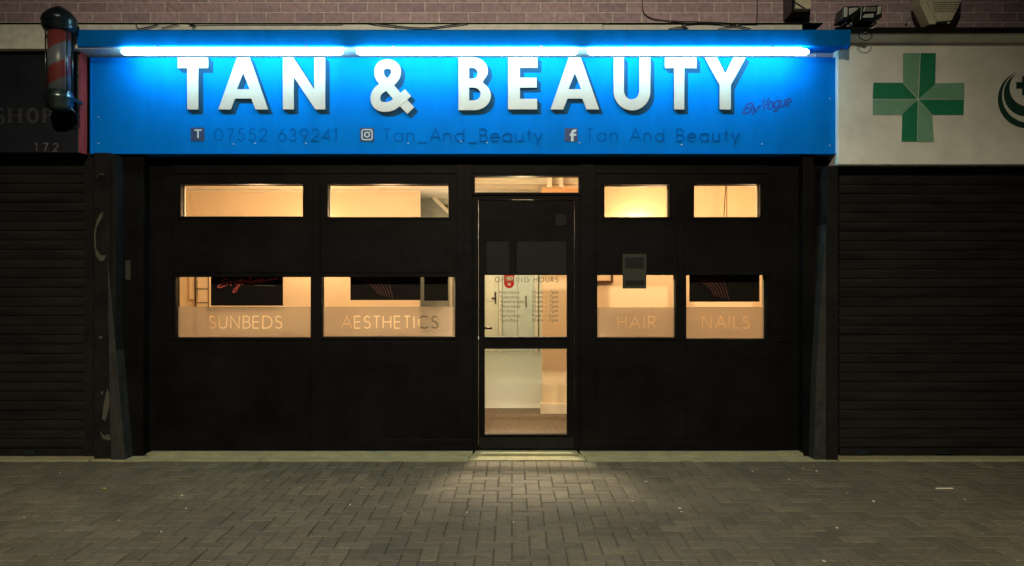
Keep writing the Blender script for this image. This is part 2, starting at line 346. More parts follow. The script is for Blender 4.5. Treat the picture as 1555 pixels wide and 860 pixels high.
def ribbon(bm, pts, w, y, th, state):
    """flat-ended stroke of width w in the XZ plane; each stroke sits a hair in front of the last so crossings never share a plane"""
    P = []
    for p in pts:
        if not P or (Vector(p) - P[-1]).length > 1e-6: P.append(Vector(p))
    if len(P) < 2: return
    n = len(P); L, R = [], []
    closed = (P[0] - P[-1]).length < 1e-5
    for i in range(n):
        a = P[i] - P[i-1] if i > 0 else (P[-1] - P[-2] if closed else P[1] - P[0])
        b = P[i+1] - P[i] if i < n-1 else (P[1] - P[0] if closed else P[-1] - P[-2])
        a.normalize(); b.normalize()
        na = Vector((-a.y, a.x)); nb = Vector((-b.y, b.x)); m = (na + nb)
        if m.length < 1e-3: m = na
        m.normalize(); k = min(1/max(.3, m.dot(na)), 2.2)
        L.append(P[i] + m*w/2*k); R.append(P[i] - m*w/2*k)
    yy = y - state[0]; state[0] += .00025
    dy = .0002/ max(1, n-1)
    fl = [bm.verts.new((L[i].x, yy - dy*i, L[i].y)) for i in range(n)]; fr = [bm.verts.new((R[i].x, yy - dy*i, R[i].y)) for i in range(n)]
    bl = [bm.verts.new((L[i].x, y + th, L[i].y)) for i in range(n)]; br = [bm.verts.new((R[i].x, y + th, R[i].y)) for i in range(n)]
    for i in range(n-1):
        bm.faces.new((fl[i], fr[i], fr[i+1], fl[i+1])); bm.faces.new((fl[i], fl[i+1], bl[i+1], bl[i])); bm.faces.new((fr[i+1], fr[i], br[i], br[i+1]))
    bm.faces.new((fl[0], bl[0], br[0], fr[0])); bm.faces.new((fl[-1], fr[-1], br[-1], bl[-1]))
def text_width(s, track): return sum(G[c][0] + track for c in s) - track
def text_bm(s, x0, x1, z0, cap, sw, y, th=.001, track=.18, shear=0, rise=0):
    """letters fill x0..x1 on baseline z0"""
    bm = bmesh.new(); w = text_width(s, track) - .14; sx = (x1-x0)/w; cx = 0; st = [0]
    for ch in s:
        adv, strokes = G[ch]
        for k in strokes:
            ribbon(bm, [(x0 + (cx + p[0] + shear*p[1])*sx, z0 + p[1]*cap + rise*(cx+p[0])*sx) for p in k], sw, y, th, st)
        cx += adv + track
    return bm
def poly_obj(name, loops, y, depth, m, parent):
    """filled outline (first loop) with holes; loops are lists of (x, z)"""
    cu = bpy.data.curves.new(name, 'CURVE'); cu.dimensions = '2D'; cu.fill_mode = 'BOTH'; cu.extrude = depth/2
    for lp in loops:
        s = cu.splines.new('POLY'); s.points.add(len(lp)-1); s.use_cyclic_u = True
        for i, p in enumerate(lp): s.points[i].co = (p[0], p[1], 0, 1)
    t = bpy.data.objects.new('tmp', cu); COL.objects.link(t)
    bpy.context.view_layer.update()
    me = bpy.data.meshes.new_from_object(t.evaluated_get(bpy.context.evaluated_depsgraph_get()))
    bpy.data.objects.remove(t); bpy.data.curves.remove(cu)
    me.transform(Matrix.Rotation(PI/2, 4, 'X')); me.transform(Matrix.Translation((0, y - depth/2, 0)))
    bm = bmesh.new(); bm.from_mesh(me); bpy.data.meshes.remove(me)
    return obj(name, bm, m, parent)

# ------------------------------------------------------------------ GROUND
bm = bmesh.new()
s = 150
v = [bm.verts.new(p) for p in ((-s,-s,-.03),(s,-s,-.03),(s,s,-.03),(-s,s,-.03))]; bm.faces.new(v)
struct('ground', bm, 'asphalt')
bm = bmesh.new(); box(bm, -9, 9, -9.2, -.255, -.028, -.0075); struct('paving_bed', bm, 'joint')
bm = bmesh.new()
def block(bm, x0, x1, y0, y1):
    g = .0022; c = .005; h = random.gauss(0, .0011); tx = random.gauss(0, .004); ty = random.gauss(0, .004)
    x0 += g; x1 -= g; y0 += g; y1 -= g; mx, my = (x0+x1)/2, (y0+y1)/2
    j = lambda: random.uniform(-.0012, .0012)
    lo = [bm.verts.new((a+j(), b+j(), -.012)) for a, b in ((x0,y0),(x1,y0),(x1,y1),(x0,y1))]
    mid = [bm.verts.new((v.co.x, v.co.y, -c*.8 + h + tx*(v.co.x-mx) + ty*(v.co.y-my))) for v in lo]
    up = [bm.verts.new((v.co.x + (c if v.co.x < mx else -c), v.co.y + (c if v.co.y < my else -c), v.co.z + c*.8)) for v in mid]
    bm.faces.new(up)
    for i in range(4):
        k = (i+1) % 4
        bm.faces.new((mid[i], mid[k], up[k], up[i])); bm.faces.new((lo[i], lo[k], mid[k], mid[i]))
u = .1
ytop = -.475
for i in range(-85, 86):
    for j in range(0, 86):
        k = (i + j) % 4                      # j counts towards the camera
        x = i*u; y = ytop - j*u
        if k == 0: block(bm, x, x+2*u, y-u, y)
for i in range(-85, 86):
    for j in range(0, 86):
        # vertical block occupies (i,j) and (i,j+1): both must lie outside horizontals
        if (i + j) % 4 == 2: block(bm, i*u, (i+1)*u, ytop-(j+2)*u, ytop-j*u)
for i in range(-85, 86):
    if (i - 1) % 4 == 2: block(bm, i*u, (i+1)*u, ytop-u, ytop)      # half blocks that close the edge
for i in range(-85, 86):
    if abs(i*u) < 8.5: block(bm, i*u, (i+1)*u, ytop+.004, ytop+.204)
struct('pavement', bm, 'paver')

# concrete strip along the shopfronts, slightly uneven slabs
bm = bmesh.new()
xs = [-9, -6.4, -4.6, -3.52, -2.1, -.36, .62, 1.7, 2.72, 4.1, 6.0, 9]
for a, b in zip(xs, xs[1:]):
    yf = -.262 + random.uniform(-.008, .006); z = .006 + random.uniform(0, .005)
    n = 10; P = [(a+.003 + (b-a-.006)*i/n, yf + random.uniform(-.006, .006)) for i in range(n+1)]
    top = [bm.verts.new((p[0], p[1], z)) for p in P]; bot = [bm.verts.new((p[0], p[1]-.002, -.02)) for p in P]
    bk = [bm.verts.new((p[0], .05, z)) for p in P]
    for i in range(n):
        bm.faces.new((bot[i], bot[i+1], top[i+1], top[i])); bm.faces.new((top[i], top[i+1], bk[i+1], bk[i]))
struct('concrete_strip', bm, 'concrete')
bm = bmesh.new()
for a, b in ((X(232), X(718)), (X(722), X(876)), (X(880), X(1218))):
    box(bm, a, b, -.115, 0.0, .008, .032)
o = struct('door_step', bm, 'concrete')

# ------------------------------------------------------------------ SHOP BUILDING
shop = thing('shop_building', 'black painted shop front with glowing warm windows beneath the blue sign', 'building')
FX0, FX1 = X(165), X(1273)
winpx = [(275,460,280,329),(498,681,280,330),(918,1016,281,330),(1054,1154,280,330)]
lowpx = [(267,472,421,513),(489,691,421,512),(907,1026,418,513),(1042,1163,418,515)]
yg = .06      # plane of the glazing
def R4(p, y=0): return (X(p[0], y), X(p[1], y), Z(p[3], y), Z(p[2], y))
tr = R4((721, 879, 268, 293)); dg1 = R4((736, 861, 418, 512)); dg2 = R4((736, 861, 530, 660))
dx0, dx1 = X(720), X(879); dz1 = Z(298)
holes = [R4(p) for p in winpx]+[R4(p) for p in lowpx]+[tr, (dx0, dx1, 0, dz1)]
bm = bmesh.new(); grid_wall(bm, FX0, FX1, .008, 3.42, 0, .08, holes); obj('facade_panel', bm, 'black', shop)
# flat trims on the front: stall riser boards, mullion boards, head board
dims = []
for a, b in ((232, 470), (473, 717), (881, 1040), (1043, 1180)):
    dims.append((X(a), X(b), -.012, -.0005, .04, Z(519)))
dims += [(X(232), X(717), -.022, -.0125, .034, .13), (X(881), X(1180), -.022, -.0125, .034, .12)]
BS('stall_riser_board', 'black', shop, *dims, bevel=.003)
dims = [(X(a), X(b), -.014, -.0005, Z(519), Z(274)) for a, b in ((474.5, 486.5), (1028.5, 1039.5), (236, 262), (1168, 1200))]
BS('mullion_board', 'black', shop, *dims, bevel=.003)
dims = [(X(262), X(1168), -.010, -.0005, Z(264), Z(242))]
B('head_board', 'black', shop, *dims, bevel=.003)
dims = [(X(693), X(717), -.018, -.0005, .04, Z(240)), (X(882), X(904), -.018, -.0005, .04, Z(240))]
BS('door_post', 'black', shop, *dims, bevel=.003)
names = ['SUNBEDS', 'AESTHETICS', 'HAIR', 'NAILS']
for i, p in enumerate(winpx + lowpx):
    x0, x1, z0, z1 = R4(p)
    f = B('window', 'black', shop, *frame_dims(x0-.022, x1+.022, z0-.022, z1+.022, .022, -.008, -.0005), bevel=.002)
    B('pane', 'glass', f, (x0, x1, .055, .061, z0, z1))
    if i < 4:
        B('edge_bead', 'wood', f, *frame_dims(x0+.0005, x1-.0005, z0+.0005, z1-.0005, .007, .062, .078))
    else:
        B('edge_bead', 'wood', f, (x1-.0075, x1-.0005, .062, .078, z0+.006, z1-.001), (x0+.0005, x1-.0005, .062, .078, z0+.0005, z0+.0055))
# upper parts of the lower windows are blacked out from inside: a slim boxed blind
for a, b in ((264, 474), (487, 693), (905, 1028), (1040, 1165)):
    B('blind_box', 'black', shop, (X(a), X(b), -.006, -.0005, Z(414.5), Z(344)), bevel=.002)
# frosted bands with the words cut out of them
bands = [(267,472,466,513,'SUNBEDS',318,427),(489,691,466,512,'AESTHETICS',519,664),(907,1026,467,513,'HAIR',938,995),(1042,1163,466.5,515,'NAILS',1067,1137)]
wins = [o for o in shop.children if o.name.startswith('window')]
wins.sort(key=lambda o: int(o.name.split('.')[1]) if '.' in o.name else 0)
for i, (a, b, c, d, word, ta, tb) in enumerate(bands):
    y = .052
    bm = bmesh.new(); box(bm, X(a, y)+.001, X(b, y)-.001, y, y+.0008, Z(d, y)+.006, Z(c, y))
    fb = obj('frosted_band', bm, 'frost', wins[4+i])
    tb_ = bmesh.new(); st = [0]
    cap = (Z(480.5, y)-Z(498.5, y))
    src = text_bm(word, X(ta, y), X(tb, y), Z(498.5, y), cap, .0115, y-.004, .012, track=.16)
    me = bpy.data.meshes.new('cut'); bmesh.ops.recalc_face_normals(src, faces=src.faces)
    bmesh.ops.holes_fill(src, edges=[e for e in src.edges if e.is_boundary], sides=0)
    bmesh.ops.recalc_face_normals(src, faces=src.faces)
    src.to_mesh(me); src.free()
    cut = bpy.data.objects.new('cut', me); COL.objects.link(cut)
    md = fb.modifiers.new('b', 'BOOLEAN'); md.operation = 'DIFFERENCE'; md.solver = 'EXACT'; md.object = cut; md.use_self = True
    bpy.context.view_layer.update()
    new = bpy.data.meshes.new_from_object(fb.evaluated_get(bpy.context.evaluated_depsgraph_get()))
    print('BAND', word, len(new.vertices))
    if len(new.vertices) > 8:
        fb.modifiers.clear(); new.materials.clear(); new.materials.append(M['frost']); fb.data = new
    else: fb.modifiers.clear()
    bpy.data.objects.remove(cut)

# transom over the door
f = B('window', 'black', shop, *frame_dims(tr[0]-.02, tr[1]+.02, tr[2]-.02, tr[3]+.02, .02, -.02, -.0005))
B('pane', 'glass', f, (tr[0], tr[1], .05, .056, tr[2], tr[3]))
# door
frm = B('door_frame', 'black', shop, (dx0, dx0+.035, -.02, .08, .034, dz1), (dx1-.035, dx1, -.02, .08, .034, dz1), (dx0+.035, dx1-.035, -.02, .08, dz1-.03, dz1), bevel=.003)
bm = bmesh.new(); grid_wall(bm, dx0+.039, dx1-.039, .04, dz1-.034, .005, .055, [dg1, dg2]); door = obj('door', bm, 'black', shop)
B('pane', 'glass', door, (dg1[0], dg1[1], .025, .031, dg1[2], dg1[3])); B('pane', 'glass', door, (dg2[0], dg2[1], .025, .031, dg2[2], dg2[3]))
B('glazing_bead', 'black', door, *frame_dims(dg1[0]-.016, dg1[1]+.016, dg1[2]-.016, dg1[3]+.016, .016, -.004, .0045), *frame_dims(dg2[0]-.016, dg2[1]+.016, dg2[2]-.016, dg2[3]+.016, .016, -.004, .0045), bevel=.002)
B('kick_plate', 'blackmat', door, (dx0+.045, dx1-.045, -.002, .0045, .05, dg2[2]-.024))
bm = bmesh.new(); tube(bm, [(dg1[0]-.02, .07, Z(498, .1)), (dg1[0]+.06, .085, Z(498.5, .1))], .011); obj('handle', bm, 'handle', door)
bm = bmesh.new(); lathe(bm, [(.006, Z(516)), (.009, Z(515)), (.009, Z(511.5)), (.005, Z(511))], X(726), -.006, 12); obj('lock', bm, 'white', door)
# thin capping strip and brick wall above
BS('capping_strip', 'cream', shop, (X(0, -.33)-2, X(600, -.33), -.33, -.10, 3.42, Z(37.5, -.33)), (X(601, -.33), X(915, -.33), -.332, -.10, 3.42, Z(37.2, -.33)), (X(916, -.33), X(1218, -.33), -.33, -.10, 3.42, Z(38, -.33)))
B('flashing', 'blackmat', shop, (X(0, -.34)-2, X(1250, -.34), -.34, -.10, Z(37.0, -.33)+.001, Z(35.2, -.33)))
B('brick_wall', 'brick', shop, (-9, 9, -.10, .15, 3.42, 7.5))

# --- interior
floorz = .055; cz = 2.56
B('interior_floor', 'laminate', shop, (-4.10, 3.0, 2.1, 9.6, 0, floorz))
B('carpet', 'carpet', shop, (-4.10, 3.0, .085, 2.098, 0, floorz+.006))
B('door_mat', 'carpet', shop, (-.45, .55, .35, 1.3, floorz+.0065, floorz+.016))
B('ceiling', 'ceil', shop, (-4.10, 3.0, .085, 9.6, cz, cz+.1))
# salon back walls
YL, YR = 2.2, 1.72
B('interior_wall', 'wallw', shop, (-4.10, X(637, YL), YL, YL+.1, floorz, cz-.001))
B('interior_wall', 'wallw', shop, (X(823.5, YR), 3.0, YR, YR+.12, floorz, cz-.001))
B('interior_wall', 'wallw', shop, (-4.20, -4.101, .085, 9.6, 0, cz)); B('interior_wall', 'wallw', shop, (3.001, 3.1, .085, 9.6, 0, cz))
B('interior_wall', 'wallg', shop, (-4.10, 3.0, 9.6, 9.7, 0, cz))
B('interior_wall', 'wallg', shop, (-1.0, -.90, 4.2, 9.59, floorz, cz-.001)); B('interior_wall', 'wallw', shop, (.62, .72, YR+.125, 9.59, floorz, cz-.001))
BS('skirting', 'wood', shop, (X(823.5, YR)-.002, 3.0, YR-.016, YR-.001, floorz+.007, .17), (X(823.5, YR)-.016, X(823.5, YR)-.001, YR-.016, YR+.13, floorz, .17), (.60, .619, YR+.14, 9.58, floorz, .17))
BS('picture_rail', 'wood', shop, (X(918, YR)-.4, 3.0, YR-.02, YR-.001, cz-.035, cz-.002), (-4.10, X(637, YL), YL-.02, YL-.001, cz-.03, cz-.002))
# staircase seen between the left salon and the corridor
bm = bmesh.new(); prism_xz(bm, [(X(637, 3.08), floorz), (-.56, floorz), (-.56, Z(334, 3.08)), (X(690, 3.08), Z(327, 3.08)), (X(640, 3.08), Z(283, 3.08)), (X(637, 3.08), Z(281, 3.08))], 3.1, 4.0); st = obj('staircase', bm, 'laminate', shop)
B('interior_wall', 'beam', shop, (X(600, 3.1), -.56, 4.1, 4.19, floorz, cz-.001))
xa, xb = X(640, 3.0), X(690, 3.0)
bm = bmesh.new()
za, zb = Z(281, 3.0), Z(330, 3.0)
prism_xz(bm, [(xa, za+.02), (xb, zb+.02), (xb, zb-.04), (xa, za-.04)], 2.96, 3.095); obj('handrail', bm, 'wood', st)
for px in (664, 675, 686):
    B('post', 'wood', st, (X(px, 4.0)-.03, X(px, 4.0)+.03, 4.02, 4.06, 1.6, cz-.01))
B('post', 'wood', st, (X(683, 3.0), X(687, 3.0), 2.97, 3.01, floorz, Z(405, 3)))
# ledge, bulkhead and posts seen through the transom
B('bulkhead', 'orange', shop, (X(824, 1.1), X(884, 1.1), 1.1, 1.5, 2.2, Z(286, 1.1)))
BS('landing_post', 'wood', shop, (X(830.5, 1.1), X(838, 1.1), 1.06, 1.12, Z(285.5, 1.1), cz-.004), (X(849, 1.1), X(855, 1.1), 1.06, 1.12, Z(285.5, 1.1), cz-.004))
BS('ceiling_beam', 'beam', shop, (-.62, X(884, 1.16), 1.16, 1.26, Z(280, 1.16), cz-.003), (-.7, .28, 1.62, 1.7, Z(287, 1.62), cz-.003), (-.7, .6, 2.45, 2.55, 2.42, cz-.003))
# inner doors at the end of the corridor
yd = 9.45
d1 = B('inner_door', 'creamdoor', shop, (X(700, yd), X(757, yd), yd, yd+.05, floorz, 2.05), bevel=.004)
BS('door_panel', 'creamdoor', d1, (X(738, yd), X(750, yd), yd-.014, yd-.001, .25, .95), (X(738, yd), X(750, yd), yd-.014, yd-.001, 1.1, 1.9), bevel=.004)
bm = bmesh.new(); tube(bm, [(X(753, yd), yd-.03, 1.16), (X(747, yd), yd-.05, 1.17)], .016); box(bm, X(751.5, yd), X(753.5, yd), yd-.03, yd-.002, 1.05, 1.3); obj('handle', bm, 'handle', d1)
B('door_frame', 'wood', shop, (X(757.5, yd), X(762, yd), yd-.04, yd+.1, floorz, 2.1), (X(811, yd), X(817, yd), yd-.04, yd+.1, floorz, 2.2), (X(819, yd), X(823, yd), yd-.06, yd+.1, floorz, 2.2))
d2 = B('inner_door', 'wallg', shop, (X(763, yd), X(786, yd), yd+.01, yd+.06, floorz, 2.1), (X(786.6, yd), X(810.5, yd), yd+.01, yd+.06, floorz, 2.1), bevel=.003)
bm = bmesh.new(); tube(bm, [(X(798.5, yd), yd-.04, 1.22), (X(799, yd), yd-.04, .98)], .012); obj('handle', bm, 'handle', d2)
# side cupboard seen at the left edge of the first window
B('cupboard', 'wallw', shop, (X(285, YL-.1), X(295.5, YL-.1), YL-.05, YL-.002, Z(454, YL), 1.9))
cb = B('fitted_cupboard', 'wallw', shop, (X(297.5, YL-.1), X(317, YL-.1), YL-.06, YL-.003, .3, 2.1), bevel=.003)
B('cupboard_trim', 'handle', cb, (X(295.7, YL-.06), X(297.6, YL-.06), YL-.068, YL-.0605, .3, 2.1), (X(297.7, YL-.06), X(316, YL-.06), YL-.066, YL-.0605, Z(439.5, YL-.06), Z(438.3, YL-.06)), (X(297.7, YL-.06), X(316, YL-.06), YL-.066, YL-.0605, Z(460.2, YL-.06), Z(459.3, YL-.06)), (X(316.1, YL-.06), X(316.9, YL-.06), YL-.066, YL-.0605, .3, 2.1))
# ------------------------------------------------------------------ BLUE SIGN
ys = -.15
sign = thing('shop_sign', 'blue fascia sign reading TAN & BEAUTY lit by strip lights', 'sign', (X(706, ys), 0, Z(232, ys)))
BX0, BX1, BZ0, BZ1 = X(140, ys), X(1271, ys), Z(232, ys), 3.40
B('board', 'bluebd', sign, (BX0, BX1, ys, -.002, BZ0, BZ1))
B('board_trim', 'bluehood', sign, (BX0-.012, BX0-.0005, ys-.012, -.02, BZ0-.012, BZ1), (BX1+.0005, BX1+.014, ys-.012, -.02, BZ0-.012, BZ1), (BX0, BX1, ys-.008, -.02, BZ0-.012, BZ0-.0005))
# hood whose front leans out over the lamps
hx0, hx1 = X(116, -.37), X(1288, -.37)
bm = bmesh.new()
zt, zb = Z(45.5, -.375), Z(70.5, -.357)
prism_yz(bm, [(-.02, zb+.02), (ys-.001, zb+.02), (-.350, zb), (-.355, zb+.005), (-.378, zt-.010), (-.378, zt), (-.34, zt+.010), (-.02, zt+.010)], hx0, hx1)
obj('hood', bm, 'bluehood', sign)
# end cheek that drops at the right of the hood
bm = bmesh.new(); prism_yz(bm, [(-.34, zb-.01), (-.365, zb-.004), (-.376, zt-.005), (-.376, zt+.003), (-.3, zt+.003), (-.3, zb-.01)], hx1+.0005, hx1+.02); obj('hood_end_cap', bm, 'bluehood', sign)
def S(px): return X(px, ys)
def T(py): return Z(py, ys)
def rect(a, b, c, d): return [(a, c), (b, c), (b, d), (a, d)]
def arcp(cx, cy, rx, ry, a0, a1, n=18): return arc(cx, cy, rx, ry, a0, a1, n)
LET = []
def add(outer, *inner): LET.append((outer, inner))
tbar = lambda a, b, c, d: [(a,88),(b,88),(b,104.5),(d,104.5),(d,167),(c,167),(c,104.5),(a,104.5)]
add(tbar(271, 317.5, 285.5, 302.5))
def letA(l, r, al, ar):
    m = (l+r)/2
    return ([(al,88),(ar,88),(r,167),(r-19,167),(r-25.5,150.5),(l+25.5,150.5),(l+19,167),(l,167)], [(m, 112), (m+9.8, 136.5), (m-9.8, 136.5)])
a = letA(332.5, 408, 361, 380); add(a[0], a[1])
add([(430.5,167),(430.5,88),(446,88),(478,137),(478,88),(494.5,88),(494.5,167),(479.5,167),(447,118),(447,167)])
add('AMP')
# B
outer = [(696.5,168),(696.5,88),(718,88)] + arcp(718,108,23,20,-90,40) + [(733,126)] + arcp(721,146,24.5,22,-55,90)
def fl(pts): return pts
add(outer, [(712.5,104)]+[(718,104)]+arcp(718,112.2,7.5,8.2,-90,90,10)+[(712.5,120.4)], [(712.5,133.8),(719,133.8)]+arcp(719.5,143.6,10.5,9.8,-90,90,12)+[(712.5,153.5)])
add([(771.5,88),(816,88),(816,104),(789.5,104),(789.5,119),(815,119),(815,134),(789.5,134),(789.5,151),(815.5,151),(815.5,167),(771.5,167)])
a = letA(836, 909.5, 863.5, 881.5); add(a[0], a[1])
add([(931.5,88),(947,88)]+[(x, y) for x, y in arcp(958.8,140,11.8,12,180,0,16)][:0] + [(947,138)] + [(958.8-11.8*math.cos(t), 138+14*math.sin(t)) for t in [PI*k/16 for k in range(1,16)]] + [(970.6,138),(970.6,88),(987,88),(987,140)] + [(959.3+27.7*math.cos(t), 140+28.5*math.sin(t)) for t in [PI*k/22 for k in range(1,22)]] + [(931.5,140)])
add(tbar(1009, 1057, 1023, 1038.5))
add([(1069,88),(1088,88),(1100.5,112.5),(1113,88),(1132,88),(1109,130),(1109,167),(1092,167),(1092,130)])
amp_path = [(512,617),(455,560),(360,440),(262,330)] 
def amp_pts():
    c = [(548,655),(470,575),(400,500),(300,385),(225,310),(200,270),(192,225),(200,180),(235,145),(287,133),(340,145),(375,180),(383,228),(368,280),(320,335),(240,390),(180,440),(155,490),(152,535),(170,580),(210,608),(262,616),(330,604),(400,560),(455,510),(518,455)]
    # Catmull-Rom smoothing
    out = []
    for i in range(len(c)-1):
        p0 = c[max(i-1,0)]; p1 = c[i]; p2 = c[i+1]; p3 = c[min(i+2, len(c)-1)]
        for t in (0, .25, .5, .75):
            out.append(tuple(.5*((2*p1[k]) + (-p0[k]+p2[k])*t + (2*p0[k]-5*p1[k]+4*p2[k]-p3[k])*t*t + (-p0[k]+3*p1[k]-3*p2[k]+p3[k])*t**3) for k in (0, 1)))
    out.append(c[-1]); return [(550+x/7.4, 80+y/7.4) for x, y in out]
def flip(lp): return [(S(x), T(y)) for x, y in lp]
for outer, inner in LET:
    if outer == 'AMP':
        bm = bmesh.new(); stt = [0]; P = flip(amp_pts()); k = len(P)//2
        ribbon(bm, P[:k+1], .081, ys-.014, .0135, stt); stt[0] = .002; ribbon(bm, P[k:], .081, ys-.014, .0135, stt)
        L = obj('letter', bm, 'letter', sign)
        for q in range(1, 6):
            pass
        bm = bmesh.new()
        for q in range(5):
            stt = [.0015*(4-q)]; dx = .0075*q+.004
            ribbon(bm, [(x+dx, z-dx*1.05) for x, z in P[:k+1]], .085, ys-.0012, .0008, stt); ribbon(bm, [(x+dx, z-dx*1.05) for x, z in P[k:]], .085, ys-.0015, .0008, stt)
        obj('drop_shade', bm, 'shade', L)
        continue
    L = poly_obj('letter', [flip(outer)] + [flip(i) for i in inner], ys-.001, .016, 'letter', sign)
    # printed drop shade: one swept silhouette built of thin layers
    bms = bmesh.new(); parts = []
    for q in range(5):
        dx = .0078*q + .004; dd = .0012 + .0016*(4-q)
        t = poly_obj('tmpshade', [[(x+dx, z-dx*1.05) for x, z in flip(outer)]] + [[(x+dx, z-dx*1.05) for x, z in flip(i)] for i in inner], ys-.0005, dd, 'shade', None)
        bms.from_mesh(t.data); bpy.data.objects.remove(t)
    g = .0028   # hairline edge round the face
    t = poly_obj('tmpshade', [[(x + (g if x > (min(p[0] for p in flip(outer))+max(p[0] for p in flip(outer)))/2 else -g), z + (g if z > T(127) else -g)) for x, z in flip(outer)]], ys-.0005, .011, 'shade', None) if not inner else None
    if t: bms.from_mesh(t.data); bpy.data.objects.remove(t)
    obj('drop_shade', bms, 'shade', L)
def line(name, txt, a, b, base, top, sw, m, y=ys-.0006, parent=sign, **k):
    return obj(name, text_bm(txt, S(a), S(b), T(base), T(top)-T(base), sw, y, .0004, **k), m, parent)
line('phone_number', '07552 639241', 326, 513, 214, 196, .0085, 'bluedark')
line('account_name', 'Tan_And_Beauty', 582, 821, 214.5, 196, .0085, 'bluedark', track=.16)
line('page_name', 'Tan And Beauty', 891, 1120, 214.5, 196, .0085, 'bluedark', track=.2)
line('script_byline', 'By', 1128, 1149, 173, 158, .015, 'bluescript', shear=.35, rise=.14, track=.02)
line('script_byline', 'Vogue', 1155, 1199, 168, 151, .014, 'bluescript', shear=.35, rise=.17, track=.0)
ic = B('phone_icon', 'iconbg', sign, (S(290), S(310.5), ys-.003, ys-.0005, T(214.5), T(194)))
obj('icon_mark', text_bm('T', S(295.5), S(305.5), T(210), T(198)-T(210), .012, ys-.0045, .001), 'iconfg', ic)
ic = B('camera_icon', 'iconbg', sign, (S(547), S(568), ys-.003, ys-.0005, T(215), T(194.5)))
bm = bmesh.new(); stt = [0]; cx, cz_ = 557.5, 204.8; rr = 7.6
rp = []
for q, (ax, az) in enumerate(((1,1),(-1,1),(-1,-1),(1,-1))):
    rp += [(cx + ax*4.4 + 3.2*math.cos(math.radians(t)), cz_ - (az*4.4 + 3.2*math.sin(math.radians(t)))) for t in range(90*q, 90*q+91, 18)]
rp.append(rp[0]); ribbon(bm, flip(rp), .0095, ys-.0045, .001, stt)
ribbon(bm, flip([(cx+3.6*math.cos(t*PI/9), cz_+3.6*math.sin(t*PI/9)) for t in range(19)]), .0095, ys-.0045, .001, stt)
box(bm, S(561), S(562.6), ys-.0046, ys-.0036, T(201.2), T(199.7)); obj('icon_mark', bm, 'iconfg', ic)
ic = B('letter_icon', 'iconbg', sign, (S(857.5), S(877), ys-.003, ys-.0005, T(215), T(195)))
bm = bmesh.new(); stt = [0]
ribbon(bm, flip([(869,215),(869,202),(870,199.6),(872,198.8),(875,198.8)]), .021, ys-.0045, .001, stt); ribbon(bm, flip([(865,205),(875,205)]), .017, ys-.0045, .001, stt); obj('icon_mark', bm, 'iconfg', ic)
bm = bmesh.new()
for px, py in ((150,218),(150,178),(355,219),(388,218),(465,218),(620,218),(740,217),(880,217),(1035,220),(1157,219),(1260,221),(1260,150),(700,215)):
    lathe(bm, [(.0001, 0), (.0001, 0)], 0, 0, 3) if False else box(bm, S(px)-.005, S(px)+.005, ys-.004, ys-.0006, T(py)-.004, T(py)+.004)
obj('screw', bm, 'iconfg', sign)

# strip lights under the hood
yt = -.345
tl = [(182, 524, 'left end of the sign, above the word TAN'), (539, 880, 'middle of the sign, above the ampersand'), (890, 1231, 'right end of the sign, above the word BEAUTY')]
for a, b, w in tl:
    xa, xb = X(a+3, yt), X(b-3, yt); zc = Z(79, yt)
    t = thing('strip_light', 'glowing white tube light at the ' + w, 'strip light', ((xa+xb)/2, yt, zc), 'tube lights under the sign hood')
    bm = bmesh.new(); n = 16; rad = .027
    rings = [(xa, .010), (xa+.012, .020), (xa+.035, rad), (xb-.035, rad), (xb-.012, .020), (xb, .010)]
    vs = [[bm.verts.new((x, yt + r*math.cos(2*PI*k/n), zc + r*math.sin(2*PI*k/n))) for k in range(n)] for x, r in rings]
    for p, q in zip(vs, vs[1:]):
        for k in range(n): bm.faces.new((p[k], p[(k+1) % n], q[(k+1) % n], q[k])).smooth = True
    bm.faces.new(vs[0][::-1]); bm.faces.new(vs[-1])
    obj('tube', bm, 'tube', t)
    BS('bracket', 'alum', t, *[(x-.012, x+.012, yt-.01, yt+.02, zc+.028, zb+.055) for x in (xa+.3, xb-.3)])

# ------------------------------------------------------------------ BARBER SHOP on the left
yb = -.26
bs = thing('barber_shop', 'unlit neighbouring shop with closed dark shutter at the left', 'building', (-6, 0, 0))
def shutter(bm, x0, x1, z0, z1, y, pitch=.081):
    n = int((z1-z0)/pitch); rows = []
    for i in range(n):
        zz = z0 + i*pitch
        for t, d in ((0, .003), (.06, -.006), (.2, -.010), (.5, -.013), (.8, -.014), (.87, -.013), (.885, .002)):
            rows.append((zz + t*pitch, y + d))
    rows.append((z1, y))
    a = [bm.verts.new((x0, q, p)) for p, q in rows]; b = [bm.verts.new((x1, q, p)) for p, q in rows]
    for i in range(len(rows)-1): bm.faces.new((a[i], b[i], b[i+1], a[i+1]))
bm = bmesh.new(); shutter(bm, -8.5, X(130, -.08), .07, 2.62, -.08); obj('roller_shutter', bm, 'shutter', bs, fix=False)
B('shutter_rail', 'blackmat', bs, (X(130, -.1), X(144, -.1), -.12, -.02, .01, 2.6)); B('bottom_bar', 'blackmat', bs, (-8.5, X(130, -.1)-.001, -.115, -.06, .012, .069))
B('wall', 'blackmat', bs, (-8.6, FX0-.002, 0, .2, .0, 3.42))
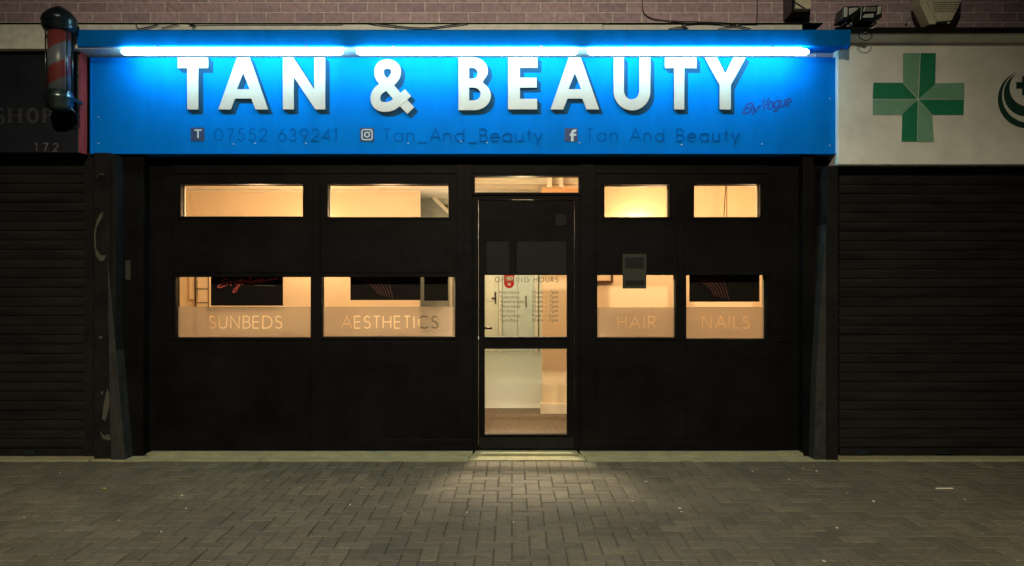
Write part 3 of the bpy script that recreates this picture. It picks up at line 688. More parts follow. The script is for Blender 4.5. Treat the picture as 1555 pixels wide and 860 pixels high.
# pier with torn paint
pl = B('side_pier', 'blackmat', bs, (X(144.5, -.2), X(167.5, -.22), -.22, -.001, .012, 2.58), bevel=.004)
def flake(pts, y): 
    b = bmesh.new(); prism_xz(b, [(X(p[0], y), Z(p[1], y)) for p in pts][::-1], y-.0015, y+.002); return b
for pts in ([(146,268),(150,263),(157,263),(160,268),(157,266),(150,266),(147,273)],
            [(152,325),(157,322),(155,331),(147,345),(145,360),(146,378),(153,388),(161,388),(158,396),(152,397),(146,389),(143,372),(143,352),(147,335)],
            [(163,590),(166,600),(166,618),(160,640),(155,636),(158,612)], [(152,655),(156,666),(165,669),(168,668),(166,660),(158,662)], [(150,511),(155,510),(155,514),(150,514)], [(152,596),(157,594),(156,600)]):
    obj('paint_scar', flake(pts, -.2235), 'scar' if pts[0][0] != 146 else 'pier', pl)
sgn = thing('barber_sign', 'dark navy fascia with faint lettering SHOP and the number 172', 'sign', (-5, 0, 2.6))
B('board', 'barber', sgn, (-8.5, X(119.6, yb), yb, -.002, Z(232, yb), Z(47, yb)), bevel=.004)
B('side_panel', 'red', sgn, (X(119.6, yb)+.0005, X(119.6, yb)+.012, yb+.004, -.155, Z(232, yb), Z(70, yb)))
def sg(px): return X(px, yb)
def tg(py): return Z(py, yb)
# SHOP in slab capitals
bm = bmesh.new(); stt = [0]; yl = yb-.002
for s_ in ([(-8,187),(4,187),(6,181),(3,177),(-6,174),(-8,168),(0,165),(5,168)],): ribbon(bm, [(sg(x), tg(y)) for x, y in s_], .022, yl, .001, stt)
for x in (15, 31): 
    ribbon(bm, [(sg(x), tg(165)), (sg(x), tg(187))], .030, yl, .001, stt); ribbon(bm, [(sg(x-4.5), tg(165.6)), (sg(x+4.5), tg(165.6))], .008, yl, .001, stt); ribbon(bm, [(sg(x-4.5), tg(186.4)), (sg(x+4.5), tg(186.4))], .008, yl, .001, stt)
ribbon(bm, [(sg(15), tg(176)), (sg(31), tg(176))], .010, yl, .001, stt)
ribbon(bm, [(sg(50+7*math.cos(t*PI/10)), tg(176+10*math.sin(t*PI/10))) for t in range(21)], .028, yl, .001, stt)
ribbon(bm, [(sg(68), tg(165)), (sg(68), tg(187))], .030, yl, .001, stt); ribbon(bm, [(sg(68), tg(166)), (sg(74), tg(166.5)), (sg(78), tg(170)), (sg(77), tg(175)), (sg(70), tg(177))], .016, yl, .001, stt)
obj('lettering', bm, 'barbertx', sgn)
obj('street_number', text_bm('172', sg(54), sg(88), tg(230), tg(218)-tg(230), .011, yl, .001, track=.55), 'numtx', sgn)

# barber pole
yp = -.47
cxp = X(90, yp)
bp_ = thing('barber_pole', 'red and white striped barber pole in a dark metal housing beside the blue sign', 'barber pole', (cxp, yp, Z(168, yp)))
r1 = X(107, yp)-X(90, yp)
def zz(py): return Z(py, yp)
bm = bmesh.new(); lathe(bm, [(r1*.93, zz(139)), (r1*.93, zz(47))], cxp, yp, 40)
o = obj('striped_cylinder', bm, 'stripes', bp_); 
# centre the stripes' own coordinates on the axis
bm = bmesh.new(); lathe(bm, [(r1*1.02, zz(49)), (r1*1.28, zz(47)), (r1*1.42, zz(42)), (r1*1.38, zz(36)), (r1*1.5, zz(34)), (r1*1.35, zz(26)), (r1*.95, zz(18)), (r1*.5, zz(13)), (r1*.22, zz(10))], cxp, yp, 40); obj('cap', bm, 'poleblack', bp_)
bm = bmesh.new(); lathe(bm, [(r1*.5, zz(170)), (r1*.95, zz(166)), (r1*1.15, zz(160)), (r1*1.1, zz(154)), (r1*1.25, zz(151)), (r1*1.25, zz(147)), (r1*1.1, zz(144)), (r1*1.12, zz(140)), (r1*1.0, zz(138.5))], cxp, yp, 40); obj('base', bm, 'chrome', bp_)
bm = bmesh.new()
for k in (-.16*PI, .30*PI, .9*PI, -.95*PI): tube(bm, [(cxp + r1*1.14*math.cos(k), yp + r1*1.14*math.sin(k), zz(146)), (cxp + r1*1.14*math.cos(k), yp + r1*1.14*math.sin(k), zz(46))], .0055)
obj('guard_rod', bm, 'chrome', bp_)
bm = bmesh.new()
box(bm, X(108, -.4), X(112, -.4), yb-.14, yb-.001, zz(150), zz(146)); box(bm, X(108, -.4), X(112, -.4), yb-.14, yb-.001, zz(46), zz(42))
box(bm, X(107, -.3), X(115, -.3), yb-.012, yb-.001, zz(188), zz(36))
tube(bm, [(cxp+r1*.9, yp, zz(162)), (cxp+r1*1.25, yp+.03, zz(170)), (X(118, -.3), yb-.03, zz(179)), (X(119, -.28), yb-.02, zz(168))], .005)
obj('bracket', bm, 'chrome', bp_)

# ------------------------------------------------------------------ PHARMACY on the right
ph = thing('pharmacy_shop', 'closed pharmacy front with black roller shutter on the right', 'building', (4, 0, 0))
bm = bmesh.new(); shutter(bm, X(1275, -.1), 8.5, .075, 2.53, -.08, .0805); obj('roller_shutter', bm, 'shutter', ph, fix=False)
B('bottom_bar', 'blackmat', ph, (X(1275, -.1), 8.5, -.11, -.06, .012, .074)); B('wall', 'blackmat', ph, (FX1+.002, 8.6, 0, .2, 0, 3.42))
B('shutter_box', 'blackmat', ph, (X(1273, -.1), 8.5, -.16, -.002, 2.505, 2.62))
B('shutter_lock', 'poleblack', ph, (X(1300, -.1), X(1300, -.1)+.09, -.125, -.1105, .022, .062), bevel=.003)
B('pull_handle', 'poleblack', ph, (X(1420, -.1), X(1420, -.1)+.14, -.13, -.1105, .03, .045), bevel=.003)
B('shutter_lock', 'poleblack', bs, (X(40, -.1), X(40, -.1)+.09, -.13, -.1155, .022, .062), bevel=.003)
yc = -.20
cs = thing('pharmacy_sign', 'off white fascia with a folded green pharmacy cross and crescent emblem', 'sign', (4, 0, 2.5))
cx0 = X(1272.5, yc)
B('panel', 'chem', cs, (cx0, 8.5, yc, -.003, Z(249.5, yc), Z(66, yc)), bevel=.004)
bm = bmesh.new(); prism_yz(bm, [(yc, Z(66, yc)+.001), (-.33, Z(53, -.33)), (-.335, Z(51, -.33)), (-.003, Z(51, -.33)), (-.003, Z(66, yc)+.001)], hx1+.024, 8.5); obj('top_cove', bm, 'chem', cs)
B('bottom_trim', 'alum', cs, (cx0, 8.5, yc-.008, -.004, Z(251.5, yc), Z(249.5, yc)-.0005))
def c_(px): return X(px, yc)
def d_(py): return Z(py, yc)
cxx, cyy = 1394, 151
def cp(pts, m, n): 
    b = bmesh.new(); prism_xz(b, [(c_(x), d_(y)) for x, y in pts][::-1], yc-.003, yc-.0006); return obj(n, b, m, cs)
ft = []
U, V, W_, H_ = 25, 25, 70, 68
L0, R0, T0, B0 = 1325, 1464, 81, 216
ax0, ax1 = 1370, 1420; ay0, ay1 = 126, 176
cp([(ax0+1,T0),(cxx+3,T0),(cxx,cyy-1),(ax0+1,ay0)], 'greenl', 'cross_facet'); cp([(cxx+4,T0),(ax1+1,T0),(ax1,ay0+2),(cxx+1,cyy-1)], 'greend', 'cross_facet')
cp([(ax1+.5,ay0+1),(R0,ay0),(R0,cyy-.5),(cxx+1,cyy-.5)], 'greenl', 'cross_facet'); cp([(cxx+1,cyy+.5),(R0-.5,cyy+.5),(R0-1,ay1-1),(ax1-4,ay1-1)], 'greend', 'cross_facet')
cp([(cxx+.5,cyy+1),(ax1-4.5,ay1-.5),(ax1-2,B0),(cxx-1,B0)], 'greenl', 'cross_facet'); cp([(cxx-.5,cyy+1),(cxx-1.5,B0-.5),(ax0-1,B0-.5),(ax0,ay1-2)], 'greend', 'cross_facet')
cp([(cxx-1,cyy+.5),(ax0-.5,ay1-1),(L0,ay1-1),(L0,cyy+.5)], 'greenl', 'cross_facet'); cp([(cxx-1,cyy-.5),(L0,cyy-.5),(L0+1,ay0),(ax0,ay0)], 'greend', 'cross_facet')
# crescent emblem
em = bmesh.new(); 
def crescent(b, cx, cy, r, cx2, cy2, r2, y0):
    out = []; inn = []
    d = math.hypot(cx2-cx, cy2-cy); a = (r*r - r2*r2 + d*d)/(2*d); h = math.sqrt(max(0, r*r-a*a)); th = math.atan2(cy2-cy, cx2-cx)
    a1 = math.atan2(h, a); n = 40
    out = [(cx + r*math.cos(th + a1 + (2*PI-2*a1)*i/n), cy + r*math.sin(th + a1 + (2*PI-2*a1)*i/n)) for i in range(n+1)]
    a2 = math.atan2(h, a-d)
    inn = [(cx2 + r2*math.cos(th + a2 + (2*PI-2*a2)*i/n), cy2 + r2*math.sin(th + a2 + (2*PI-2*a2)*i/n)) for i in range(n+1)]
    A = [b.verts.new((c_(x), y0, d_(y))) for x, y in out]; I = [b.verts.new((c_(x), y0, d_(y))) for x, y in inn]
    for i in range(n): b.faces.new((A[i], A[i+1], I[i+1], I[i]))
crescent(em, 1559, 151, 44, 1562, 146, 40.5, yc-.0025); crescent(em, 1558, 143, 34, 1561, 134, 28, yc-.0022)
box(em, c_(1543), c_(1572), yc-.003, yc-.001, d_(135), d_(125)); box(em, c_(1552), c_(1563), yc-.0034, yc-.001, d_(145), d_(116))
obj('crescent_emblem', em, 'greenk', cs)
bmx = bmesh.new()
# roof edge over the pharmacy sign
B('roof_edge', 'blackmat', ph, (hx1+.024, 8.5, -.36, -.101, Z(50.8, -.33), Z(43.5, -.33)))

# ------------------------------------------------------------------ PILASTERS between the shops
def pilaster(pts, lab, flare_pts, y0=-.25):
    t = thing('pilaster', lab, 'pilaster', (X(pts[0][0], y0), y0, 0))
    b = bmesh.new(); prism_xz(b, [(X(x, y0), Z(y, y0)) for x, y in pts][::-1], y0, -.001); obj('shaft', b, 'blackmat', t, bevel=.004)
    # sloping cheek, wider at the foot, in a paler material than the shaft
    if not flare_pts: return t
    b = bmesh.new(); prism_xz(b, [(X(x, y0), Z(y, y0)) for x, y in flare_pts][::-1], y0-.004, -.03); obj('raking_board', b, 'pier', t, bevel=.003)
    return t
pl1 = pilaster([(168.5,235),(176,235),(176,694),(168.5,694)], 'dark pilaster with raking board between the barber shop and black shop front', [(163.5,400),(164.5,400),(190.5,699),(168.6,700)])
pr1 = pilaster([(1256,252),(1273,252),(1273,707),(1256,707)], 'black pilaster between the black shop front and pharmacy shutter', None)
b = bmesh.new(); prism_xz(b, [(X(x, -.25), Z(y, -.25)) for x, y in ((1255.8,340),(1255.8,707),(1237,705),(1241,560))], -.235, -.03); obj('raking_board', b, 'pier', pr1, bevel=.003)
tag(B('corner_board', 'black', None, (X(190, -.1), X(219, -.1), -.12, -.001, .011, 2.58), bevel=.004), 'plain black boxed corner just right of the left pilaster', 'panel')
tag(B('corner_board', 'black', None, (X(1220, -.12), X(1236, -.12), -.12, -.001, .011, 2.58), bevel=.004), 'slim black boxed corner just left of the right pilaster', 'panel')
tag(B('number_plate', 'notice', None, (X(190.5, -.125), X(198, -.125), -.128, -.1205, Z(425, -.125), Z(396, -.125)), bevel=.002), 'small upright grey plate on the black corner left of the windows', 'plate')

# moss tufts and rubble at the feet of the pilasters
for px, py, r, m, lab, cat in ((180, 696, .03, 'moss', 'tuft of green moss at the foot of the left pilaster', 'moss'), (224, 694, .028, 'moss', 'tuft of moss at the foot of the black corner board', 'moss')):
    b = bmesh.new(); y = F*CAMH/(py-430)-CAMD
    for k in range(40):
        a = random.uniform(0, 2*PI); q = random.uniform(0, r*1.6); bx, by = X(px, y)+q*math.cos(a), y+q*.5*math.sin(a); h = random.uniform(.006, .02)
        v = [b.verts.new((bx-.004, by, .01)), b.verts.new((bx+.004, by, .01)), b.verts.new((bx+random.uniform(-.008,.008), by+random.uniform(-.006,.006), .012+h))]; b.faces.new(v)
    tag(obj('moss_tuft', b, m), lab, cat)

# ------------------------------------------------------------------ POSTERS AND NOTICES
def poster(name, lab, cat, p, y, m='screen', bevel=.002, th=.01):
    t = thing(name, lab, cat, (X((p[0]+p[1])/2, y), y, Z(p[3], y)))
    B('panel', m, t, (X(p[0], y), X(p[1], y), y, y+th, Z(p[3], y), Z(p[2], y)), bevel=bevel); return t
yq = .10
t = poster('poster', 'dark hanging poster with red script lettering above the word SUNBEDS', 'poster', (320, 429.5, 340, 464.5), yq)
P = [(452,0)]
bm = bmesh.new(); stt = [0]
def zo(pts): return [(X(260+x/7.07, yq), Z(410+y/7.07, yq)) for x, y in pts]
def smooth(c):
    out = []
    for i in range(len(c)-1):
        p0 = c[max(i-1,0)]; p1 = c[i]; p2 = c[i+1]; p3 = c[min(i+2, len(c)-1)]
        for t_ in (0, .25, .5, .75): out.append(tuple(.5*((2*p1[k]) + (-p0[k]+p2[k])*t_ + (2*p0[k]-5*p1[k]+4*p2[k]-p3[k])*t_*t_ + (-p0[k]+3*p1[k]-3*p2[k]+p3[k])*t_**3) for k in (0, 1)))
    out.append(c[-1]); return out
for s_ in ([(610,100),(580,98),(545,120),(560,140),(600,135),(560,142),(515,165),(500,185),(530,188),(580,170)],          # E
           [(590,165),(625,130),(645,120),(640,165),(650,140),(675,118)],                                                   # r
           [(735,110),(700,115),(690,145),(705,155),(745,110),(720,180),(690,235),(665,240),(680,205),(740,165)],          # g
           [(775,105),(755,120),(755,150),(780,150),(795,120),(775,105),(810,118)],                                         # o
           [(810,140),(870,70),(845,90),(828,135),(845,140),(865,120)],                                                     # l
           [(870,115),(862,135),(880,138),(900,110)], [(905,75),(908,80)],                                                  # i
           [(900,135),(912,105),(905,135),(935,105),(945,108),(938,130),(955,130)],                                         # n
           [(955,120),(985,105),(975,95),(955,115),(965,132),(1010,115),(1140,95)]):                                        # e and its flourish
    ribbon(bm, zo(smooth(s_)), .0095, yq-.0012, .0008, stt)
obj('script_lettering', bm, 'redink', t)
bm = bmesh.new(); stt = [0]; ribbon(bm, zo([(900,168),(1115,172)]), .005, yq-.001, .0006, stt); obj('small_print', bm, 'greyink', t)
def streaks(t, x0, y0, x1, y1, y, n=6):
    bm = bmesh.new(); stt = [0]
    for k in range(n):
        f = k/(n-1); sx = x0 + (x1-x0)*.8*f
        c = [(sx, y0+random.uniform(-2, 2)), (sx + (x1-sx)*.45, y0 + (y1-y0)*.42 - 2*f), (x1-(1-f)*22, y1-1-(1-f)*7)]
        ribbon(bm, [(X(a, y), Z(b_, y)) for a, b_ in smooth(c)], .006, y-.0012, .0008, stt)
    obj('feather_print', bm, 'redink2', t)
t = poster('poster', 'wide dark poster with red feathery streaks above the word AESTHETICS', 'poster', (532, 638.5, 340, 456), yq); streaks(t, 537, 418, 597, 455, yq)
t = poster('poster', 'narrow plain dark poster right of the streaked one above AESTHETICS', 'poster', (644, 680.5, 340, 457), yq)
B('print_block', 'noticef', t, (X(648, yq), X(677, yq), yq-.0015, yq-.0003, Z(452, yq), Z(420, yq)))
t = poster('poster', 'dark poster with red feathery streaks above the word NAILS', 'poster', (1047, 1153.5, 340, 458.5), yq); streaks(t, 1052, 420, 1107, 457, yq)
t = poster('notice', 'grey green notice sheet stuck across the top of the HAIR window', 'notice', (945.5, 981.5, 386, 438.5), -.012, 'notice', .001, .003)
B('print_block', 'noticef', t, (X(949, -.012), X(978, -.012), -.0132, -.0124, Z(434, -.012), Z(426, -.012)), (X(949, -.012), X(978, -.012), -.0132, -.0124, Z(408, -.012), Z(391, -.012)))
for p, lab in (((739, 773, 367, 416.5), 'narrow faint notice taped inside the upper left of the door'), ((785, 860, 367, 416.5), 'wide faint notice of several columns on the upper right of the door')):
    t = poster('notice', lab, 'notice', p, -.0005, 'noticef', .001, .003)
    bm = bmesh.new(); x = p[0]+4
    while x < p[1]-5:
        y = p[2]+6
        while y < p[3]-8:
            w = random.uniform(3, 11); 
            box(bm, X(x), min(X(x+w), X(p[1]-2)), -.0016, -.0008, Z(y+random.uniform(2, 5)), Z(y)); y += 8
        x += 12
    obj('print_block', bm, 'screen', t)
t = poster('sticker', 'small square sticker high on the right of the door', 'sticker', (843.5, 860, 325.5, 343), -.0005, 'noticef', .001, .002)
bm = bmesh.new(); stt = [0]; ribbon(bm, [(X(852+4*math.cos(a*PI/8)), Z(332+4*math.sin(a*PI/8))) for a in range(17)], .009, -.0015, .0008, stt); box(bm, X(846.5), X(857.5), -.0014, -.0008, Z(341.5), Z(339.5)); obj('ring_print', bm, 'screen', t)
# opening hours lettering on the glass of the door
def dl(name, txt, a, b, base, top, sw, **k): return obj(name, text_bm(txt, X(a, .02), X(b, .02), Z(base, .02), Z(top, .02)-Z(base, .02), sw, .0235, .0006, **k), 'hours', door)
dl('opening_hours', 'OPENING HOURS', 752, 847, 428.5, 421, .0068, track=.3)
rows = [('Monday', 758, 788, '10am', '7pm'), ('Tuesday', 760, 788, '10am', '7pm'), ('Wednesday', 760, 799, '10am', '7pm'), ('Thursday', 760, 790, '10am', '7pm'), ('Friday', 760, 782, '10am', '7pm'), ('Saturday', 760, 790, '9am', '6pm'), ('Sunday', 760, 786, '10am', '4pm')]
for i, (dname, a, b, o1, o2) in enumerate(rows):
    base = 446.3 + 7.05*i
    dl('opening_hours', dname, a, b, base, base-4.6, .0052, track=.24); dl('opening_hours', o1 + ' - ' + o2, 808, 847, base, base-4.6, .0052, track=.22)
# red hanging sign inside the corridor
yr = 3.0
t = thing('hanging_sign', 'red rounded sign with pale upper plate behind the door glass', 'sign', (X(773, yr), yr, Z(438, yr)))
b = bmesh.new(); pts = [(765.5, 405), (781, 405)] + [(773.2+7.8*math.cos(a*PI/12), 430+8*math.sin(a*PI/12)) for a in range(13)]
prism_xz(b, [(X(x, yr), Z(y, yr)) for x, y in pts][::-1], yr, yr+.05); obj('body', b, 'redsign', t)
B('pale_plate', 'white', t, (X(768, yr), X(779, yr), yr-.004, yr-.001, Z(426, yr), Z(420, yr)))
b = bmesh.new(); prism_xz(b, [(X(773.2+2.4*math.cos(-a*PI/8), yr), Z(432+2.2*math.sin(-a*PI/8), yr)) for a in range(16)], yr-.008, yr-.001); obj('button', b, 'white', t)
B('hanger', 'redsign', t, (X(772.6, yr), X(773.6, yr), yr+.01, yr+.02, Z(405, yr), cz-.002))
# picture frame on the right salon wall
yf = YR-.03
t = thing('picture_frame', 'dark framed picture on the wall at top left of the HAIR window', 'picture', (X(918, yf), yf, Z(430, yf)))
B('frame', 'wframe', t, *frame_dims(X(897, yf), X(931, yf), Z(429.5, yf), Z(396, yf), .022, yf-.02, yf+.028)); B('print', 'wallw', t, (X(899.5, yf), X(928, yf), yf, yf+.01, Z(427, yf), Z(398.5, yf)))
# pendant cord in right window
for px, lab in ((1101, 'thin dark cord hanging behind the top window above NAILS'),):
    b = bmesh.new(); y = 1.5; tube(b, [(X(px+1.5, y), y, cz-.001), (X(px, y), y, Z(300, y)), (X(px-1.5, y), y, Z(325, y)), (X(px-2, y), y, Z(350, y))], .005); tube(b, [(X(px+3.5, y), y+.02, cz-.001), (X(px+3.5, y), y+.02, Z(350, y))], .004)
    tag(obj('cable', b, 'handle'), lab, 'cable')

# ------------------------------------------------------------------ INTERIOR LAMPS AND ADDED FILL LIGHTS
def point(name, loc, e, col=(1, .60, .26), r=.1):
    l = bpy.data.lights.new(name, 'POINT'); l.energy = e; l.color = col; l.shadow_soft_size = r
    o = bpy.data.objects.new(name, l); COL.objects.link(o); o.location = loc; return o
def spot(name, loc, tgt, e, col, ang, r, blend=1):
    l = bpy.data.lights.new(name, 'SPOT'); l.energy = e; l.color = col; l.shadow_soft_size = r; l.spot_size = math.radians(ang); l.spot_blend = blend
    o = bpy.data.objects.new(name, l); COL.objects.link(o); o.location = loc
    o.rotation_euler = (Vector(tgt) - Vector(loc)).to_track_quat('-Z', 'Y').to_euler(); return o
for px, py, yw, lab in ((966, 352, YR, 'glowing wall lamp on the back wall behind the HAIR window'), (487, 372, YL, 'glowing wall lamp on the back wall between the left windows')):
    x, z = X(px, yw), Z(py, yw)
    t = thing('wall_lamp', lab, 'wall lamp', (x, yw, z))
    B('back_plate', 'handle', t, (x-.04, x+.04, yw-.02, yw-.001, z-.05, z+.05))
    bm = bmesh.new(); prof = [(.035, z-.07), (.055, z-.03), (.06, z), (.055, z+.03), (.035, z+.07)]; lathe(bm, prof, x, yw-.09, 20); obj('bulb', bm, 'bulb', t)
    B('arm', 'handle', t, (x-.008, x+.008, yw-.09, yw-.021, z-.008, z+.008))
for x, y in ((-2.5, 1.0), (-1.2, 1.1), (X(575, 1.5), 1.62), (X(612, 1.5), 1.62), (1.4, .8), (2.4, .9), (.1, 1.3)):
    t = thing('downlight', 'round recessed ceiling lamp inside the shop', 'downlight', (x, y, cz), 'recessed ceiling lamps inside the shop')
    bm = bmesh.new(); lathe(bm, [(.05, cz-.012), (.05, cz-.004)], x, y, 20); obj('lens', bm, 'downl', t)
    bm = bmesh.new(); lathe(bm, [(.062, cz-.008), (.066, cz-.001)], x, y, 20); obj('rim', bm, 'white', t)
WARM = (1, .62, .34)
for x, y, e in ((-2.5, .9, 42), (-1.2, .9, 42), (1.4, .75, 26), (2.4, .75, 26)):
    point('ceiling_fill_light', (x, y, cz-.5), e, WARM, .12)  # added fill lights floating below the ceiling, to light the salon walls evenly
point('ceiling_fill_light', (.1, .5, 2.2), 16, (1, .72, .40), .1)  # added fill just inside the door, lights the beam faces; no fitting
point('stair_fill_light', (-.7, 2.3, 2.0), 8, (1, .84, .58), .08)  # added fill light to brighten the stairs, no fitting there
point('corridor_lamp_light', (-.15, 4.6, cz-.25), 44, (1, .85, .62), .12)
point('corridor_lamp_light', (-.1, 7.9, cz-.25), 44, (1, .88, .68), .12)
spot('doorway_lamp_light', (.05, .9, 2.40), (.05, -.5, 0), 620, (1, .80, .56), 62, .17)

# ------------------------------------------------------------------ CABLES, ALARMS, FLOODLIGHTS
def cable(pts, lab, y=-.35, r=.005):
    b = bmesh.new(); tube(b, [(X(a, y), y + (i % 2)*.002, Z(c, y)) for i, (a, c) in enumerate(smooth(pts))], r, 6)
    tag(obj('cable', b, 'cable'), lab, 'cable')
cable([(206,36),(209,43),(216,43.5),(240,37)], 'thin black cable looping over the pale strip at the far left above the sign')
cable([(245,43),(258,39.5),(272,36.5)], 'short slanting cable across the pale strip left of the word TAN', r=.004)
cable([(291,44),(297,39),(303,36.5),(520,36)], 'cable slanting onto the pale strip above the letter T of TAN', r=.004)
cable([(560,35),(590,38.5),(625,42),(650,42.5),(680,39),(710,35.5)], 'sagging black cable over the pale strip above the ampersand')
cable([(1015,45),(1030,41.5),(1045,43.5),(1035,38),(1060,35),(1090,36),(1120,40),(1140,44)], 'tangled cable over the pale strip above the letters UT')
cable([(1090,44.5),(1110,40),(1125,36),(1150,36)], 'thin slanting cable above the letter Y of BEAUTY', r=.004)
cable([(975,0),(977,18),(990,28),(1020,32),(1080,34),(1180,38),(1240,42)], 'long cable drooping down the brick wall above the letters AU', -.115, .004)
cable([(1150,-5),(1150,20),(1149,36)], 'pale vertical cable on the brick wall right of the letter Y', -.112, .004)
ya = -.30
t = thing('alarm_box', 'small pale alarm box in a dark bracket on the brick above the sign end', 'alarm box', (X(1218, ya), ya, Z(19, ya)))
b = bmesh.new(); prism_xz(b, [(X(a, ya), Z(c, ya)) for a, c in ((1205,16),(1229,16),(1230,-14),(1208,-14))], ya-.04, ya+.04); obj('case', b, 'alarm', t, bevel=.006)
B('bracket', 'poleblack', t, (X(1202, ya), X(1233, ya), ya+.041, -.101, Z(20, ya), Z(-16, ya)), (X(1201, ya), X(1205, ya), ya-.02, ya+.04, Z(19, ya), Z(-10, ya)))
b = bmesh.new(); tube(b, [(X(1206, ya-.045), ya-.045, Z(6, ya)), (X(1222, ya-.045), ya-.045, Z(16, ya))], .005, 6); obj('lead', b, 'cable', t)
yl2 = -.42
t = thing('floodlight', 'pair of dark framed floodlights above the right end of the blue sign', 'floodlight', (X(1305, yl2), yl2, Z(28, yl2)))
def headp(pts, m, n, y0, y1): b = bmesh.new(); prism_xz(b, [(X(a, yl2), Z(c, yl2)) for a, c in pts], y0, y1); obj(n, b, m, t, bevel=.003)
headp(((1278,30),(1282,10),(1306,9),(1304,18),(1288,30)), 'poleblack', 'lamp_head', yl2, yl2+.16); headp(((1281,27),(1282,12),(1287,12),(1286,26)), 'lens', 'lens', yl2-.012, yl2-.002); headp(((1289,24),(1289,13),(1303,12),(1301,16)), 'lens', 'lens', yl2-.010, yl2-.001)
headp(((1307,30),(1309,9),(1341,7),(1340,26),(1330,31)), 'poleblack', 'lamp_head', yl2+.01, yl2+.17); headp(((1311,18),(1312,11),(1330,11),(1330,18)), 'alum', 'lens', yl2-.006, yl2+.009); headp(((1309,27),(1313,22),(1327,21),(1326,27)), 'lens', 'lens', yl2-.006, yl2+.009); headp(((1332,23),(1333,10),(1339,9),(1337,21)), 'lens', 'lens', yl2-.008, yl2+.009)
b = bmesh.new(); box(b, X(1300, yl2), X(1306, yl2), yl2+.1, -.101, Z(24, yl2), Z(16, yl2)); box(b, X(1322, yl2), X(1327, yl2), yl2+.1, -.101, Z(24, yl2), Z(16, yl2)); tube(b, [(X(1290, yl2), yl2+.05, Z(28, yl2)), (X(1300, yl2), yl2+.05, Z(42, yl2)), (X(1320, yl2), yl2+.06, Z(48, yl2)), (X(1336, yl2), yl2+.06, Z(30, yl2))], .008); obj('bracket', b, 'poleblack', t)
cable([(1304,50),(1306,58),(1316,62),(1324,57),(1323,50)], 'small loop of cable hanging over the top of the pharmacy sign', -.345, .004)
tag(B('cable_clip', 'lens', None, (X(1311, -.35), X(1314, -.35), -.36, -.34, Z(51, -.35), Z(44, -.35))), 'short pale clip on the roof edge beside the blue hood', 'clip')
b = bmesh.new(); prism_xz(b, [(X(a, -.37), Z(c, -.37)) for a, c in ((1320,44),(1327,43),(1331,39),(1325,41))], -.375, -.362); tag(obj('paint_flap', b, 'lens'), 'curled pale scrap on the roof edge below the floodlights', 'scrap')
b = bmesh.new(); tube(b, [(X(1381, -.14), -.115, Z(12, -.14)), (X(1380, -.14), -.12, Z(24, -.14)), (X(1378, -.14), -.115, Z(36, -.14))], .01, 8); tag(obj('conduit', b, 'lens'), 'short pale conduit on the dark brick left of the large alarm box', 'pipe')
ya = -.36
t = thing('alarm_box', 'large cream wedge shaped alarm box above the pharmacy sign', 'alarm box', (X(1432, ya), ya, Z(36, ya)))
b = bmesh.new(); prism_xz(b, [(X(a, ya), Z(c, ya)) for a, c in ((1424,33),(1446,31),(1464,-6),(1466,-40),(1404,-40),(1405,-4))], ya, ya+.12); obj('cover', b, 'alarm', t, bevel=.008)
b = bmesh.new(); prism_xz(b, [(X(a, ya), Z(c, ya)) for a, c in ((1414,36),(1423,36),(1425,31),(1412,6),(1406,-8),(1398,-8),(1400,6))], ya+.02, ya+.15); obj('side_shell', b, 'alarm', t, bevel=.008)
bm = bmesh.new()
for r_ in range(5):
    x = 1416 + r_*.6
    while x < 1456 - r_*1.5:
        w = random.uniform(1.5, 5); box(bm, X(x, ya), X(x+w, ya), ya-.0015, ya-.0003, Z(3+r_*3.4+1.6, ya), Z(3+r_*3.4, ya)); x += w+1.3
obj('printed_lines', bm, 'alarmtx', t)
B('indicator', 'white', t, (X(1441, ya), X(1443.2, ya), ya+.01, ya+.03, Z(35, ya), Z(32.6, ya)))

# ------------------------------------------------------------------ LITTER
def gy(py): return F*CAMH/(py-430)-CAMD
spots = [(1098/2,163/2+660),(182/2,118/2+660),(814/2,141/2+660),(553/2,187/2+660),(565/2,226/2+660),(1063/2,214/2+660),(1352/2,149/2+660),(73/2,254/2+660),(360/2,262/2+660),(1231/2,242/2+660),(1418/2,238/2+660),(1310/2,128/2+660),(775+845/2,138/2+660),(775+519/2,236/2+660),(775+380/2,286/2+660),(775+1022/2,180/2+660),(775+1103/2,204/2+660),(775+993/2,285/2+660),(775+735/2,114/2+660),(775+412/2,144/2+660),(775+952/2,386/2+660),(775+1380/2,199/2+660),(775+5,268/2+660),(775+40/2,184/2+660),(490/2,297/2+660),(912/2,163/2+660),(775+514/2,226/2+660),(775+372/2,204/2+660),(1220,712),(1240,716),(1228,700),(1236,708)]
for i, (px, py) in enumerate(spots):
    y = gy(py); x = X(px, y); b = bmesh.new(); r = random.choice((.005, .007, .009, .012)); n = random.randint(4, 6); a0 = random.uniform(0, PI)
    el = random.uniform(.5, 1)
    P = [(x + r*random.uniform(.7, 1.2)*math.cos(a0+2*PI*k/n), y + r*el*random.uniform(.7, 1.2)*math.sin(a0+2*PI*k/n)) for k in range(n)]
    lo = [b.verts.new((p[0], p[1], .0095 if py < 705 else .0015)) for p in P]; up = [b.verts.new((p[0]*.9+x*.1, p[1]*.9+y*.1, (.011 if py < 705 else .003) + random.uniform(.001, .005))) for p in P]
    b.faces.new(up)
    for k in range(n): b.faces.new((lo[k], lo[(k+1) % n], up[(k+1) % n], up[k]))
    tag(obj('litter_scrap', b, 'litter'), 'tiny pale scrap of litter lying on the pavement', 'litter', 'pale scraps on the pavement')
y = gy(743); b = bmesh.new(); box(b, X(1421, y), X(1447, y), y-.004, y+.004, .003, .009); tag(obj('drinking_straw', b, 'white'), 'thin white straw lying on the paving in front of the pharmacy', 'straw')
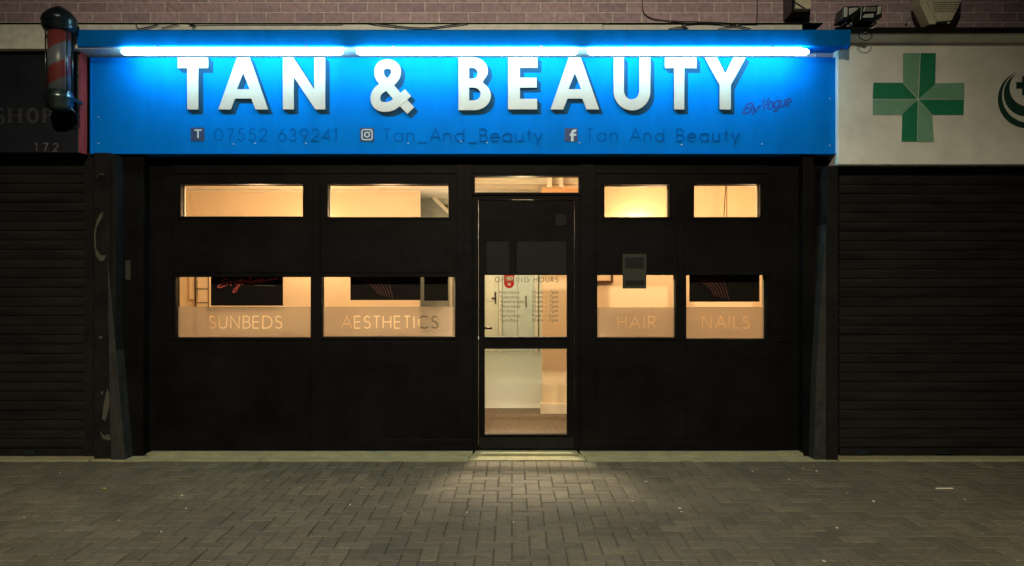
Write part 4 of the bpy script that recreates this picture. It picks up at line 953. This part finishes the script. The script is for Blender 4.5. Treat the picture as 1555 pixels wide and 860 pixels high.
y = gy(743); x = X(158, y); b = bmesh.new(); P = [(x-.022, y), (x-.008, y-.012), (x+.014, y-.010), (x+.024, y), (x+.01, y+.012), (x-.01, y+.012)]
vv = [b.verts.new((p[0], p[1], .004+random.uniform(0, .006))) for p in P]; b.faces.new(vv); tag(obj('fallen_leaf', b, 'yleaf'), 'small yellow leaf lying on the paving in front of the left pilaster', 'leaf')

# ------------------------------------------------------------------ CAMERA, SKY, STREET LIGHT
cam = bpy.data.cameras.new('camera'); co = bpy.data.objects.new('camera', cam); COL.objects.link(co); sc.camera = co
co.location = (0, -CAMD, CAMH); co.rotation_euler = (PI/2, 0, 0); cam.sensor_width = 36; cam.lens = 36*F/1555; cam.clip_end = 600; cam.clip_start = .05
w = bpy.data.worlds.new('World'); sc.world = w; w.use_nodes = True; nt = w.node_tree; bg = nt.nodes['Background']
sky = nt.nodes.new('ShaderNodeTexSky'); sky.sky_type = 'NISHITA'; sky.sun_disc = False; sky.sun_elevation = math.radians(-4); sky.sun_rotation = math.radians(200)
nt.links.new(sky.outputs[0], bg.inputs[0]); bg.inputs[1].default_value = .05
# street lamp across the road, up behind the camera
sl = thing('street_lamp', 'tall street lamp across the road facing the shops', 'street lamp', (-.6, -10.4, 0))
bm = bmesh.new(); tube(bm, [(-.6, -10.4, 0), (-.6, -10.4, 7.0), (-.6, -10.2, 7.25), (-.6, -9.5, 7.3)], .05, 12); obj('pole', bm, 'alum', sl)
B('head', 'alum', sl, (-.73, -.47, -9.6, -9.1, 7.25, 7.35), bevel=.02); B('lens', 'bulb', sl, (-.68, -.52, -9.55, -9.15, 7.238, 7.249))
spot('street_lamp_light', (-.6, -9.3, 7.15), (-.5, -3.2, 0), 4500, (1, .84, .57), 82, .12)

vs_ = sc.view_settings; vs_.view_transform = 'Standard'; vs_.look = 'None'; vs_.gamma = 1; vs_.exposure = 0; vs_.use_curve_mapping = False
sc.cycles.use_denoising = True; sc.cycles.max_bounces = 8; sc.cycles.transparent_max_bounces = 16; sc.cycles.sample_clamp_indirect = 4
